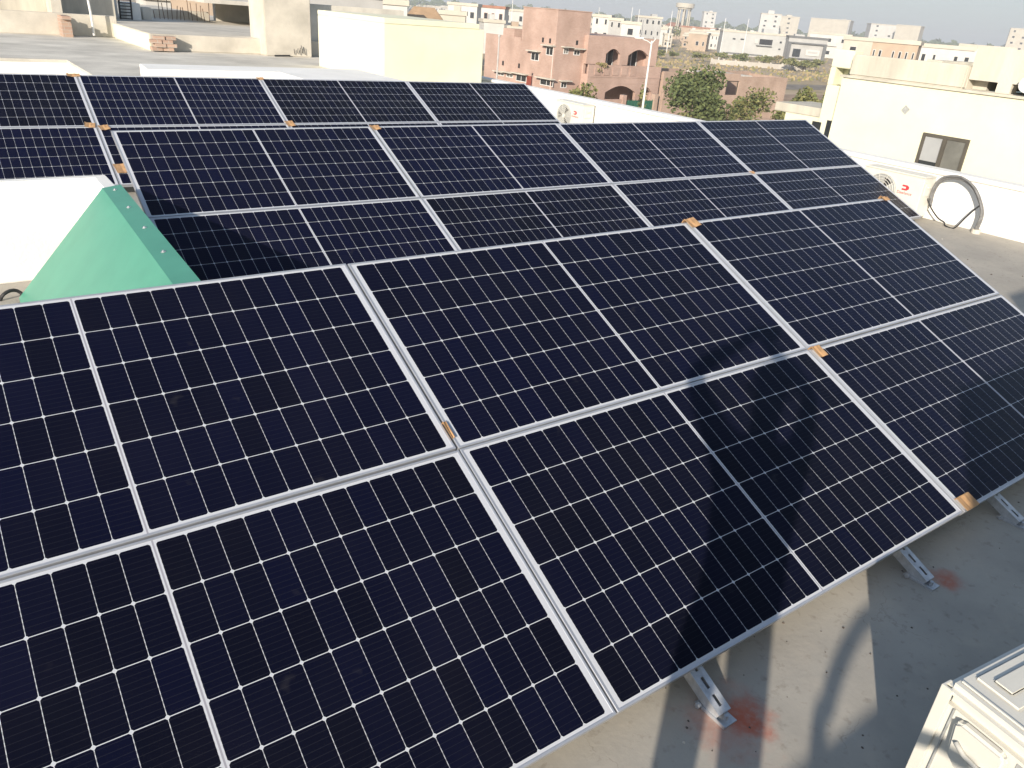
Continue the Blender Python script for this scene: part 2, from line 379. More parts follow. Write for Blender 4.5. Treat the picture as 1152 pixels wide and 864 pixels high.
# ------------------------------------------------------------------ solar panels
TILT = math.radians(24.09)
cell_mat = cell_material()
def make_panel():
    root = thing('solar_panel', (0, 0, 0), 'solar panel', 'solar panel')
    hx, hy, lip, t = PL / 2, PW / 2, .009, .035
    m = MB()
    o = [(-hx, -hy), (hx, -hy), (hx, hy), (-hx, hy)]; i_ = [(-hx + lip, -hy + lip), (hx - lip, -hy + lip), (hx - lip, hy - lip), (-hx + lip, hy - lip)]
    vs = [(x, y, 0) for x, y in o] + [(x, y, 0) for x, y in i_] + [(x, y, -t) for x, y in o] + [(x, y, -t) for x, y in i_]
    fs = []
    for k in range(4):
        j = (k + 1) % 4
        fs += [(k, j, 4 + j, 4 + k), (8 + k, 12 + k, 12 + j, 8 + j), (k, 8 + k, 8 + j, j), (4 + k, 4 + j, 12 + j, 12 + k)]
    m.add(vs, fs); m.build('frame', alu, root, bevel=.0012, seg=1)
    me = bpy.data.meshes.new('cells')
    e = lip - .001; z = -.0022
    me.from_pydata([(-hx + e, -hy + e, z), (hx - e, -hy + e, z), (hx - e, hy - e, z), (-hx + e, hy - e, z)], [], [(0, 1, 2, 3)])
    uvl = me.uv_layers.new(name='UVMap')
    for li, (ux, uy) in enumerate(((e, e), (PL - e, e), (PL - e, PW - e), (e, PW - e))): uvl.data[li].uv = (ux, uy)
    me.materials.append(cell_mat)
    g_ = bpy.data.objects.new('cell_glass', me); COL.objects.link(g_); g_.parent = root
    bm_ = MB(); bm_.box((-hx + lip, -hy + lip, -.0115), (hx - lip, hy - lip, -.0065)); bm_.build('back_sheet', backsheet, root)
    jb = MB(); jb.box((-.16, hy - .11, -.028), (.16, hy - .05, -.012)); jb.build('junction_box', black_rub, root)
    return root

ARR = [((0, 0, 0), 0.0, TILT), ((-.2775, 3.597, .0034), math.radians(-.40), math.radians(24.0)), ((-2.0266, 7.640, -.0057), math.radians(-.657), math.radians(24.08))]
def arr_matrix(k):
    o, yw, t = ARR[k]
    return Matrix.Translation(o) @ Matrix.Rotation(yw, 4, 'Z') @ Matrix.Rotation(t, 4, 'X')
def arr_pt(k, u, v, nrm=0.0):     # u panels along the row, v panels up the slope
    return arr_matrix(k) @ Vector((u * PX, v * PYV, nrm))
AN = ['nearest array', 'middle array', 'farthest array']
PLAB = {
 (0,-1,0): 'solar panel cut off at left by the photo edge, upper row of nearest array',
 (0,0,0): 'middle solar panel of the upper row in the nearest array, above the shadowed one',
 (0,1,0): 'right end solar panel of the upper row in the nearest array',
 (0,-1,1): 'solar panel at the bottom left corner, lower row of nearest array',
 (0,0,1): 'solar panel under the photographer shadow, lower row of nearest array',
 (0,1,1): 'right end solar panel of the lower row in the nearest array',
 (1,0,0): 'left end solar panel of the upper row in the middle array, above the green sheet',
 (1,1,0): 'second solar panel from left, upper row of the middle array',
 (1,2,0): 'third solar panel from the left in the upper row of the middle array',
 (1,3,0): 'right end solar panel of the upper row in the middle array, below the cream house',
 (1,0,1): 'solar panel shaded by the green sheet, lower row of the middle array',
 (1,1,1): 'second solar panel from the left in the lower row of the middle array',
 (1,2,1): 'third solar panel from the left in the lower row of the middle array',
 (1,3,1): 'right end solar panel of the lower row in the middle array, beside the air conditioner',
 (2,0,0): 'left end solar panel of the upper row in the farthest array',
 (2,1,0): 'second solar panel from the left in the upper row of the farthest array',
 (2,2,0): 'third solar panel from the left in the upper row of the farthest array',
 (2,3,0): 'right end solar panel of the upper row in the farthest array',
 (2,0,1): 'left solar panel of the lower row in the farthest array, above the low white wall',
 (2,2,1): 'third solar panel from left, lower row of the farthest array, barely seen in the gap',
 (2,3,1): 'right end solar panel, lower row of the farthest array, barely seen in the gap',
 (2,1,1): 'solar panel mostly hidden behind the middle array, lower row of the farthest array',
}
proto = make_panel(); first = True
rj = random.Random(3)
for (k, u, rw), lab in PLAB.items():
    o = proto if first else copy_tree(proto); first = False
    v = .5 if rw == 0 else -.5
    o.matrix_world = arr_matrix(k) @ Matrix.Translation((( u + .5) * PX + rj.uniform(-.003, .003), v * PYV + rj.uniform(-.0015, .0015), rj.uniform(-.002, .001))) @ Matrix.Rotation(rj.uniform(-.0012, .0012), 4, 'Z')
    tag(o, lab, 'solar panel', 'solar panels of the ' + AN[k])

# mounting frames: slotted rail up the slope, rear post, floor brackets
RZ = -.036
def make_rack():
    root = thing('mounting_frame', (0, 0, 0), 'galvanised slotted steel frame carrying the solar panels', 'mounting frame')
    wd, ht = .029, .041
    c, s_ = math.cos(TILT), math.sin(TILT)
    def sp(v, nr): return Vector((0, v * c - nr * s_, v * s_ + nr * c))
    v0, v1 = -PYV - .15, PYV - .03
    X = Vector((1, 0, 0))
    m = MB()
    # top flange in pieces so the slots are real holes
    tz = RZ; t = .0025
    def bar(xa, xb, va, vb, na, nb): 
        P = [sp(va, na), sp(vb, na), sp(vb, nb), sp(va, nb)]
        m.add([q + X * xa for q in P] + [q + X * xb for q in P], [(0,1,2,3),(7,6,5,4),(0,4,5,1),(1,5,6,2),(2,6,7,3),(3,7,4,0)])
    bar(-wd, -.0065, v0, v1, tz - t, tz); bar(.0065, wd, v0, v1, tz - t, tz)
    vv = v0
    while vv < v1 - .07:
        bar(-.0065, .0065, vv, vv + .022, tz - t, tz); vv += .022 + .040
    bar(-wd, -wd + t, v0, v1, tz - ht, tz - t); bar(wd - t, wd, v0, v1, tz - ht, tz - t)
    bar(-wd + t, -wd + .009, v0, v1, tz - ht, tz - ht + t); bar(wd - .009, wd - t, v0, v1, tz - ht, tz - ht + t)
    m.build('rail', galv, root)
    yk = sp(v1 - .12, tz - ht).y; zk = sp(v1 - .12, tz - ht).z
    q = MB(); q.box((-wd, yk - .02, FLOOR + .006), (wd, yk + .02, zk + .02)); q.build('rear_post', galv, root)
    q = MB(); q.box((-.05, yk - .06, FLOOR), (.05, yk + .06, FLOOR + .006)); q.build('base_plate', galv, root)
    e0 = sp(v0 + .03, tz - ht)
    q = MB()
    q.prism([(-wd - .006, e0.y - .075, FLOOR), (-wd - .006, e0.y + .05, FLOOR), (-wd - .006, e0.y + .05, e0.z + .004), (-wd - .006, e0.y + .02, e0.z + .008), (-wd - .006, e0.y - .075, FLOOR + .012)], (.005, 0, 0))
    q.box((-wd - .001, e0.y - .075, FLOOR), (wd, e0.y + .05, FLOOR + .005))
    q.tube([(0, e0.y - .05, FLOOR + .004), (0, e0.y - .05, FLOOR + .022)], .009, 6)
    q.tube([(-wd - .02, e0.y + .03, e0.z + .008), (-wd - .004, e0.y + .03, e0.z + .008)], .009, 6)
    q.build('foot_bracket', galv, root)
    return root
rack = make_rack(); racks = [(0, .372, 'slotted rail foot in the photo foreground, under the photographer shadow and orange spray'),
     (0, 1.648, 'slotted rail foot on the shaded floor, the middle one of the nearest array'),
     (0, 2.475, 'slotted rail foot at the right edge of the photo, under the last panel')]
for i, (k, x, lab) in enumerate(racks):
    o = rack if i == 0 else copy_tree(rack)
    o.location = (x, 0, 0); tag(o, lab, 'mounting frame', 'mounting frames under the panels')
hid = [(0, -.90), (0, -1.9), (0, 3.95), (1, .3), (1, 2.4), (1, 4.5), (1, 6.6), (1, 8.1), (2, .4), (2, 2.4), (2, 4.5), (2, 6.6), (2, 8.1)]
for k, x in hid:
    o = copy_tree(rack)
    off, yw, t = ARR[k]
    o.location = Matrix.Translation(off) @ Matrix.Rotation(yw, 4, 'Z') @ Vector((x, 0, 0)); o.rotation_euler = (0, 0, yw)
    tag(o, 'galvanised slotted steel frame hidden underneath the solar panels', 'mounting frame', 'hidden mounting frames')

# cardboard corner protectors
def corner(k, u, v, du, dv, w_, d_, rot, lab, fold=.02):
    if v > -1: w_ *= .85; d_ *= .85
    m = MB()
    n = 5
    up = []
    for i in range(n + 1):
        for j in range(2):
            x = -w_ / 2 + w_ * i / n; y = -d_ / 2 + d_ * j
            z = .004 + .004 * math.sin(i * 2.1 + j) + (.006 if i in (0, n) else 0)
            up.append((x, y, z))
    N = len(up)
    fs = [(2*i, 2*i+2, 2*i+3, 2*i+1) for i in range(n)]
    dn = [(x, y, z - .0035) for x, y, z in up]
    fs2 = [tuple(N + q for q in reversed(t)) for t in fs]
    side = []
    ring = [0] + [2*i for i in range(1, n+1)] + [2*n+1] + [2*i+1 for i in range(n-1, -1, -1)]
    for a_, b_ in zip(ring, ring[1:] + ring[:1]): side.append((a_, N + a_, N + b_, b_))
    m.add(up + dn, fs + fs2 + side)
    m.box((-w_ / 2, d_ / 2 - .002, -fold), (w_ / 2, d_ / 2 + .002, .003))
    o = m.build('cardboard_corner', cardboard)
    o.matrix_world = arr_matrix(k) @ Matrix.Translation((u * PX + du, v * PYV + dv, .002)) @ Matrix.Rotation(rot, 4, 'Z')
    tag(o, lab, 'cardboard', 'cardboard corner protectors on the panels')
corner(0, 1, 1, .035, -.02, .11, .085, .15, 'cardboard corner on the top edge of the nearest array, between two panels')
corner(0, 1, 0, .052, -.035, .085, .085, 0, 'square cardboard corner at the middle seam of the nearest array')
corner(0, 1, -1, .068, .034, .115, .07, .0, 'cardboard corner on the bottom edge of the nearest array, over the floor')
corner(0, 2, 1, -.04, -.012, .09, .045, -.2, 'cardboard corner on the top right tip of the nearest array')
corner(0, 0, 0, .002, .085, .018, .09, 0, 'thin cardboard sliver in the seam of the nearest array, left of centre', .004)
corner(1, 1, 1, .035, -.03, .10, .075, .1, 'cardboard corner on the top edge of the middle array')
corner(1, 3, 0, .0, .01, .07, .05, 0, 'small cardboard corner at the middle seam of the middle array')
corner(2, 1, 1, -.03, -.02, .16, .07, .0, 'cardboard corner on the top edge of the farthest array, leftmost seam')
corner(2, 1, 0, -.06, .02, .12, .10, -.2, 'cardboard corner left of the leftmost seam, middle of the farthest array')
corner(2, 1, 0, .07, -.03, .12, .10, .2, 'cardboard corner right of the leftmost seam, middle of the farthest array')
corner(2, 2, 0, .03, .0, .12, .13, .1, 'cardboard corner at the second seam, middle of the farthest array')
corner(2, 2, 1, .0, -.02, .10, .06, .1, 'small cardboard corner on the top edge of the farthest array, second seam')
corner(2, 1, -.72, .10, -.02, .20, .18, .1, 'cardboard piece low in the gap left of the middle array, above the green sheet')

# ------------------------------------------------------------------ air conditioners on the far parapet
def text_mesh(name, body, size, material, parent, mtx, extrude=.0008):
    cu = bpy.data.curves.new(name, 'FONT'); cu.body = body; cu.size = size; cu.extrude = extrude; cu.align_x = 'CENTER'; cu.align_y = 'CENTER'
    tmp = bpy.data.objects.new(name, cu); COL.objects.link(tmp)
    bpy.context.view_layer.update()
    me = bpy.data.meshes.new_from_object(tmp); bpy.data.objects.remove(tmp)
    me.materials.clear(); me.materials.append(material)
    o = bpy.data.objects.new(name, me); COL.objects.link(o); o.parent = parent; o.matrix_local = mtx
    return o
def make_ac(label, loc, rz):
    # local frame: front faces -x, long axis along y (left end +y), base at z = 0
    root = thing('air_conditioner', loc, label, 'air conditioner', rz)
    W, D, H = .82, .28, .50
    m = MB(); m.box((0, -W / 2, .04), (D, W / 2, .04 + H - .02)); m.build('casing', plastic_w, root, bevel=.012)
    m = MB(); m.box((-.006, -W / 2 - .006, .04 + H - .02), (D + .006, W / 2 + .006, .04 + H)); m.build('top_cover', plastic_w, root, bevel=.008)
    gc = Vector((-.004, .12, .04 + H / 2 - .01))
    gm = MB(); gm.disc(gc + Vector((.002, 0, 0)), .205, (1, 0, 0), .006, 40); fan = gm.build('fan_grille', plastic_g, root)
    rg = MB()
    for rr in (.05, .08, .11, .14, .17, .20):
        pts = [gc + Vector((-.012, rr * math.cos(t), rr * math.sin(t))) for t in [i * 2 * math.pi / 40 for i in range(41)]]
        rg.tube(pts, .0032, 5)
    for i in range(10):
        t = i * 2 * math.pi / 10; rg.tube([gc + Vector((-.012, .03 * math.cos(t), .03 * math.sin(t))), gc + Vector((-.010, .205 * math.cos(t), .205 * math.sin(t)))], .003, 5)
    rg.disc(gc + Vector((-.016, 0, 0)), .035, (1, 0, 0), .008, 24)
    rg.build('wire_guard', plastic_w, fan)
    bl = MB()
    for i in range(3):
        t = i * 2 * math.pi / 3
        bl.add([gc + Vector((.0, .03 * math.cos(t), .03 * math.sin(t))), gc + Vector((-.006, .17 * math.cos(t - .35), .17 * math.sin(t - .35))), gc + Vector((-.001, .18 * math.cos(t + .35), .18 * math.sin(t + .35)))], [(0, 1, 2)])
    bl.build('fan_blades', black_rub, fan)
    # emblem and lettering on the front, right of the fan
    em = MB(); y0, z0 = -.20, .37
    em.prism([(-.0045, y0 + .045, z0 + .032), (-.0045, y0 - .02, z0 + .032), (-.0045, y0 - .045, z0 + .012), (-.0045, y0 - .045, z0 - .012), (-.0045, y0 - .02, z0 - .032), (-.0045, y0 + .045, z0 - .032), (-.0045, y0 + .045, z0 - .012), (-.0045, y0 - .005, z0 - .012), (-.0045, y0 - .005, z0 + .012), (-.0045, y0 + .045, z0 + .012)], (.004, 0, 0))
    em.build('emblem', red_mark, root)
    text_mesh('lettering', 'Dawlance', .05, red_mark, root, Matrix.Translation((-.002, y0, z0 - .065)) @ Matrix.Rotation(-math.pi / 2, 4, 'Z') @ Matrix.Rotation(math.pi / 2, 4, 'X'))
    m = MB(); m.box((.04, -W / 2 - .012, .30), (.20, -W / 2 - .001, .46)); m.box((.08, -W / 2 - .03, .40), (.16, -W / 2 - .012, .425)); m.build('valve_cover', plastic_w, root, bevel=.004)
    for y in (-.28, .28):
        m = MB(); m.box((.01, y - .03, 0), (D - .01, y + .03, .0395)); m.build('foot', black_rub, root)
    return root
ac1 = make_ac('white air conditioner with a red emblem, right of the middle array, partly hidden', (8.40, 3.20, FLOOR), 0)
ac2 = copy_tree(ac1); ac2.location = (8.40, 9.72, FLOOR)
ac2['label'] = 'white air conditioner peeking over the right end of the middle array, by the far wall'

# insulated pipe loop next to it
def spline(pts, n=10):
    P = [Vector(q) for q in pts]; P = [P[0] * 2 - P[1]] + P + [P[-1] * 2 - P[-2]]; out = []
    for i in range(1, len(P) - 2):
        for k in range(n):
            t = k / n; a, b_, c, d = P[i-1], P[i], P[i+1], P[i+2]
            out.append(.5 * ((2*b_) + (c - a) * t + (2*a - 5*b_ + 4*c - d) * t*t + (3*b_ - a - 3*c + d) * t**3))
    out.append(P[-2]); return out
hose = [onx(x, y, 8.62) for x, y in [(1046, 232), (1050, 216), (1058, 204), (1070, 200), (1084, 202), (1096, 212), (1103, 228), (1104.5, 243)]]
hose.append(Vector((8.62, 2.12, FLOOR + .02)))
hb = Vector((8.62, 2.3, FLOOR))
pr = thing('pipe_loop', hb, 'grey insulated pipe arched between the air conditioner and the floor', 'pipe')
m = MB(); m.tube([q - hb for q in spline(hose)], .021, 10); m.build('insulated_pipe', pipe_grey, pr, smooth=True)
m = MB(); m.tube([q - hb + Vector((-.035, 0, .022)) for q in spline(hose)[4:]], .013, 8); m.build('drain_hose', pipe_grey, pr, smooth=True)
cb = [onx(x, y, 8.60) for x, y in [(1042, 219), (1047, 233), (1055, 245), (1062, 250)]] + [Vector((8.56, onx(x, y, 8.6).y, FLOOR + .012)) for x, y in [(1066, 251.5), (1077, 251)]] + [onx(x, y, 8.60) for x, y in [(1086, 245), (1096, 236), (1104, 230)]]
m = MB(); m.tube([q - hb for q in spline(cb)], .009, 7); m.build('cable', black_rub, pr, smooth=True)
m = MB(); m.tube([(.0, -.18 - .0, .0), (.0, -.18, .05)], .05, 12); m.build('mortar_collar', concrete_b, pr)

# ------------------------------------------------------------------ near air conditioner, bottom right
AZ = -.02
P0 = onz(1063, 765, AZ)
na = thing('outdoor_unit', (P0.x, P0.y, FLOOR), 'large ivory air conditioner in the bottom right corner, with ridged lid and side handle', 'air conditioner', math.radians(-7))
H = AZ - FLOOR
W, D = .86, .34
m = MB(); m.box((.006, -D + .006, .05), (W - .006, -.006, H - .042)); m.build('casing', plastic_w, na, bevel=.018, seg=4)
m = MB(); m.box((.002, -D, H - .040), (W, -.002, H)); lid = m.build('lid', plastic_w, na, bevel=.016, seg=4)
def bead(x0, y0, x1, y1, h=.006, bv=.0055):
    m = MB(); m.box((x0, y0, H - .004), (x1, y1, H + h)); return m.build('lid_ridge', plastic_w, lid, bevel=bv, seg=4)
bead(.030, -D + .03, .044, -.020, .005, .0045)
bead(.078, -.150, W - .08, -.030, .007)
m = MB(); m.box((.105, -.115, H + .004), (W - .11, -.060, H + .014)); m.build('lid_ridge', plastic_w, lid, bevel=.009, seg=4)
bead(.16, -.30, W - .16, -.215, .008)
m = MB(); m.prism([(-.004, -.028, .055), (-.004, .002, .055), (.034, .002, .055), (.034, -.005, .055), (.005, -.005, .055), (.005, -.028, .055)], (0, 0, H - .068)); m.build('corner_strip', plastic_w, na, bevel=.0015, seg=2)
# side: seam, raised handle cover with recess, nameplate, lower valve block
m = MB(); m.prism([(-.022, -.075, H - .17), (-.022, -.065, H - .075), (-.022, -.08, H - .062), (-.022, -.19, H - .062), (-.022, -.20, H - .075), (-.022, -.20, H - .19), (-.022, -.18, H - .215), (-.022, -.10, H - .20)], (.029, 0, 0))
hc = m.build('handle_cover', plastic_w, na, bevel=.012, seg=3)
m = MB(); m.tube([(-.026, -.09, H - .118), (-.029, -.12, H - .135), (-.029, -.16, H - .14), (-.026, -.188, H - .13)], .007, 8); m.build('grip', plastic_w, hc, smooth=True)
m = MB(); m.box((.0, -.049, .08), (.0065, -.045, H - .06)); m.build('side_seam', plastic_g, na)
m = MB(); m.box((.004, -.315, H - .20), (.0072, -.215, H - .07)); npl = m.build('nameplate', plastic_g, na)
m = MB()
for i in range(9):
    zz = H - .085 - i * .0125; m.box((.0020, -.305 + (i % 3) * .006, zz), (.0040, -.225 - (i * 7 % 4) * .012, zz + .004))
m.build('small_print', mat('pale_print', (.62, .63, .62), .6, .03), npl)
m = MB(); m.box((-.03, -.21, .12), (.008, -.12, .22)); m.tube([(-.05, -.165, .19), (.0, -.165, .19)], .014, 10); m.build('valve_block', galv, na, bevel=.004)
for x in (.12, W - .12):
    m = MB(); m.box((x - .03, -D - .02, 0), (x + .03, .02, .0495)); m.build('foot', black_rub, na)

# ------------------------------------------------------------------ behind the camera: stepped walls whose shadows reach the floor
y0 = -3.3
bw = thing('roof_edge_wall', (-1, y0, FLOOR), 'stepped cream wall along the roof edge behind the photographer', 'wall')
for (xa, xb, hh) in ((-9, -1.24, 1.25), (-1.24, .52, 2.14), (.52, 7.5, 2.54)):
    m = MB(); m.box((xa + 1, -.25, 0), (xb + 1, 0, hh)); m.build('wall', cream_paint, bw)
y1 = y0 + .04
arch = []
for x, y in [(920, 834), (930, 795), (940, 760), (950, 735), (962, 712), (974, 697), (988, 688), (1003, 690)]:
    q = onz(x, y, FLOOR); t = (q.y - y1) / SUN_DIR.y; arch.append(q - SUN_DIR * t)
arch = [Vector((arch[0].x - .03, y1, arch[0].z - .35))] + arch
m = MB(); m.tube(spline(arch, 6), .025, 12); tag(m.build('hose_arch', pipe_grey, smooth=True), 'thick grey hose arching over the wall behind the photographer', 'hose')

# ------------------------------------------------------------------ the photographer, just out of frame behind the camera
hd = Vector((SUN_DIR.x, SUN_DIR.y, 0)).normalized(); lat = Vector((hd.y, -hd.x, 0))
def bp(l, hgt, back=.34): 
    q = CAM + lat * l - hd * back; return Vector((q.x, q.y, FLOOR + .15 + hgt))
def person():
    J, E, Rd = [], [], []
    def add(p, r, par=None, r2=None):
        J.append(p); Rd.append((r, r2 or r)); i = len(J) - 1
        if par is not None: E.append((par, i))
        return i
    pel = add(bp(.135, .96), .145, None, .12); ab = add(bp(.135, 1.12), .135, pel, .11); ch = add(bp(.13, 1.34), .165, ab, .12)
    nk0 = add(bp(.13, 1.50), .07, ch); nk = add(bp(.125, 1.56, .31), .058, nk0)
    chin = add(bp(.125, 1.635, .29), .078, nk); mid = add(bp(.125, 1.71, .30), .098, chin, .085); top = add(bp(.125, 1.785, .32), .082, mid, .075)
    for s_, kx, fx in ((-1, .045, .03), (1, .235, .26)):
        hp = add(bp(.135 + s_ * .085, .90), .095, pel); kn = add(bp(kx, .50, .31), .062, hp); cf = add(bp((kx * .4 + fx * .6), .33, .35), .058, kn); an = add(bp(fx, .09, .36), .042, cf)
        he = add(bp(fx, .045, .39), .04, an); to = add(bp(fx + s_ * .03, .035, .17), .035, an)
    wr = []
    for s_, el, eh, hl, hh in ((-1, -.235, 1.685, -.06, 1.855), (1, .315, 1.67, .085, 1.865)):
        sh_ = add(bp(.13 + s_ * .165, 1.455), .068, ch); e_ = add(bp(el, eh, .20), .044, sh_); fo = add(bp((el + hl) / 2, (eh + hh) / 2, .15), .040, e_); w_ = add(bp(hl, hh - .035, .10), .028, fo)
        pm = add(bp(hl - s_ * .012, hh + .005, .075), .034, w_, .022); wr.append((s_, pm, J[pm]))
    # five fingers curling round the phone
    fw, rt = hd, lat
    for s_, pi_, p in wr:
        for i in range(4):
            ln = (.030, .034, .032, .026)[i]; dz = .03 - i * .019
            a_ = add(p + Vector((0, 0, dz)) + fw * .020 - rt * s_ * .010, .0095, pi_); b_ = add(J[a_] + fw * ln * .7 - rt * s_ * .012, .0085, a_); c_ = add(J[b_] + fw * .004 - rt * s_ * .022, .0075, b_)
        a_ = add(p + Vector((0, 0, -.035)) - rt * s_ * .018, .011, pi_); b_ = add(J[a_] + Vector((0, 0, .012)) - rt * s_ * .024 + fw * .012, .0095, a_)
    me = bpy.data.meshes.new('person'); me.from_pydata(J, E, [])
    o = bpy.data.objects.new('person', me); COL.objects.link(o)
    o.modifiers.new('skin', 'SKIN').use_smooth_shade = True
    for i, (a_, b_) in enumerate(Rd): me.skin_vertices[0].data[i].radius = (a_, b_)
    me.skin_vertices[0].data[0].use_root = True
    sd = o.modifiers.new('sub', 'SUBSURF'); sd.levels = 1; sd.render_levels = 1
    dg = bpy.context.evaluated_depsgraph_get(); me2 = bpy.data.meshes.new_from_object(o.evaluated_get(dg))
    o.modifiers.clear(); o.data = me2
    skin = mat('skin', (.42, .25, .17), .55, .05, 20); shirt = mat('blue_shirt', (.10, .14, .24), .85, .1, 9); trs = mat('dark_trousers', (.06, .055, .05), .9, .1, 9); shoe = mat('brown_shoe', (.10, .05, .03), .6, .1)
    for mm in (skin, shirt, trs, shoe): me2.materials.append(mm)
    for pl in me2.polygons:
        z = pl.center.z - FLOOR - .15
        pl.material_index = 3 if z < .085 else 2 if z < 1.0 else 1 if z < 1.53 else 0
        if z > 1.45 and abs((pl.center - bp(.125, 0)).dot(lat)) > .115 and z < 1.86: pl.material_index = 1
    tag(o, 'person in a blue shirt holding a phone overhead behind the front array', 'person')
    hr = MB(); c = bp(.125, 1.745, .325)
    for a_ in range(9):
        for b_ in range(16):
            pass
    bm = bmesh.new(); bmesh.ops.create_uvsphere(bm, u_segments=18, v_segments=12, radius=1)
    bm.verts.ensure_lookup_table()
    for v in list(bm.verts):
        if v.co.z < -.25: bm.verts.remove(v)
    for v in bm.verts:
        q = v.co; v.co = c + lat * q.x * .092 + hd * q.y * .105 + Vector((0, 0, q.z * .10))
    me3 = bpy.data.meshes.new('hair'); bm.to_mesh(me3); bm.free(); me3.materials.append(mat('black_hair', (.015, .013, .012), .7, .1, 40))
    ho = bpy.data.objects.new('hair', me3); COL.objects.link(ho); ho.parent = o
    for nm, dl, dz, df, sz in (('nose', 0, 1.70, .118, .016), ('ear', -.098, 1.70, .0, .022), ('ear', .098, 1.70, .0, .022), ('eye', -.033, 1.722, .098, .011), ('eye', .033, 1.722, .098, .011), ('mouth', 0, 1.655, .095, .018)):
        bm = bmesh.new(); bmesh.ops.create_icosphere(bm, subdivisions=2, radius=1); cc = bp(.125 + dl, dz, .30) + hd * df
        for v in bm.verts: q = v.co.copy(); v.co = cc + lat * q.x * sz * (1.4 if nm == 'mouth' else .6 if nm == 'ear' else 1) + hd * q.y * sz * .9 + Vector((0, 0, q.z * sz * (.4 if nm == 'mouth' else 1.3)))
        m3 = bpy.data.meshes.new(nm); bm.to_mesh(m3); bm.free(); m3.materials.append({'eye': mat('eye_dark', (.03, .02, .02), .3, .02), 'mouth': mat('lips', (.36, .15, .12), .5, .02)}.get(nm, skin))
        oo = bpy.data.objects.new(nm, m3); COL.objects.link(oo); oo.parent = o
person()
st = MB(); c_ = bp(.14, 0, .36); c_.z = FLOOR; st.box(c_ + Vector((-.5, -.32, 0)), c_ + Vector((.5, .24, .15))); tag(st.build('concrete_step', concrete_b, bevel=.01), 'low concrete step under the photographer feet', 'step')
ph = MB(); ph.box((-.075, -.036, -.0125), (.075, .036, -.0045)); po = ph.build('phone', black_rub, bevel=.003)
po.matrix_world = M4 @ Matrix.Translation((0.05, -.0, .012))
tag(po, 'black phone held up in both hands by the photographer', 'phone')

# ------------------------------------------------------------------ cream neighbour house on the right
XN = 11.0
zL = .86                                       # ledge of its roof
cn = thing('neighbour_house', (XN, 4, GROUND), 'cream plastered house with a bronze window, right behind the white parapet', 'house')
def L(v): return (v[0] - XN, v[1] - 4, v[2] - GROUND)
m = MB(); m.box(L((XN, -9, GROUND)), L((XN + 9, 5.92, zL))); m.build('wall', cream_paint, cn, bevel=.01)
m = MB(); m.box(L((XN - .03, -9, zL)), L((XN + .12, 5.95, zL + .035))); m.build('ledge', cream_dirty, cn)
m = MB(); m.box(L((XN + .06, 3.98, zL + .035)), L((XN + .26, 5.86, 1.215))); m.build('roof_parapet', cream_dirty, cn, bevel=.02)
# stair head with slots
z_a, z_b = 1.0, 1.42
tw = MB(); X1 = XN + .14
yR, yL_ = -4.0, 3.97
s1a, s1b = onx(1133, 103, X1).y, onx(1085, 97, X1).y
s2b = onx(1135, 100, X1).y - .05; s2a = s2b - .9
zs0, zs1 = .90, 1.03
s1a = onx(1120, 101, X1).y; s2b = onx(1136, 103, X1).y; s2a = s2b - .8
for ya, yb, za, zb in ((yR, yL_, zs1, 1.43), (yR, yL_, zL + .035, zs0), (s1b, yL_, zs0, zs1), (s2b, s1a, zs0, zs1), (yR, s2a, zs0, zs1)):
    tw.box(L((X1, ya, za)), L((X1 + .2, yb, zb)))
tw.box(L((X1 + 2.4, yR, zL + .035)), L((X1 + 2.6, yL_, 1.43))); tw.box(L((X1, yR, 1.43)), L((X1 + 2.6, yL_ , 1.47)))
tw.box(L((X1 + .2, yR, zL + .035)), L((X1 + 2.4, yR + .2, 1.43))); tw.box(L((X1 + .2, yL_ - .2, zL + .035)), L((X1 + 2.4, yL_, 1.43)))
tw.build('stair_head', cream_dirty, cn)
m = MB(); m.box(L((X1 + 2.3, 5.92 - .3, zL)), L((XN + 9, 5.9, 1.2))); m.build('roof_parapet', cream_dirty, cn)
# grey patch (old bracket) on the wall
pt = onx(1018.5, 123.5, XN - .006); m = MB(); m.box(L((XN - .006, pt.y - .05, pt.z - .05)), L((XN - .001, pt.y + .05, pt.z + .05)), rot=Matrix.Rotation(.6, 3, 'X')); m.build('wall_plate', plastic_g, cn)
# bronze sliding window
wy0, wy1 = onx(1092, 158, XN).y, onx(1040, 149, XN).y; wz1 = onx(1065, 153, XN).z; wz0 = onx(1088, 197, XN).z - .06
wn_ = MB(); fr = .045
wn_.box(L((XN - .03, wy0, wz0)), L((XN - .0, wy0 + fr, wz1))); wn_.box(L((XN - .03, wy1 - fr, wz0)), L((XN - .0, wy1, wz1)))
wn_.box(L((XN - .03, wy0 + fr, wz1 - fr)), L((XN - .0, wy1 - fr, wz1))); wn_.box(L((XN - .03, wy0 + fr, wz0)), L((XN - .0, wy1 - fr, wz0 + fr)))
wm = (wy0 + wy1) / 2; wn_.box(L((XN - .035, wm - .03, wz0 + fr)), L((XN - .0, wm + .03, wz1 - fr)))
wf = wn_.build('window', bronze, cn)
m = MB(); m.box(L((XN - .012, wy0 + fr, wz0 + fr)), L((XN - .002, wm - .03, wz1 - fr))); m.build('pane', glass_grey, wf)
m = MB(); m.box(L((XN - .012, wm + .03, wz0 + fr + .1)), L((XN - .002, wy1 - fr, wz1 - fr))); m.build('pane', mat('pale_blind_glass', (.36, .37, .38), .2, .08, 1), wf)
m = MB(); m.box(L((XN - .012, wm + .03, wz0 + fr)), L((XN - .002, wy1 - fr, wz0 + fr + .1))); m.build('pane', glass_dark, wf)
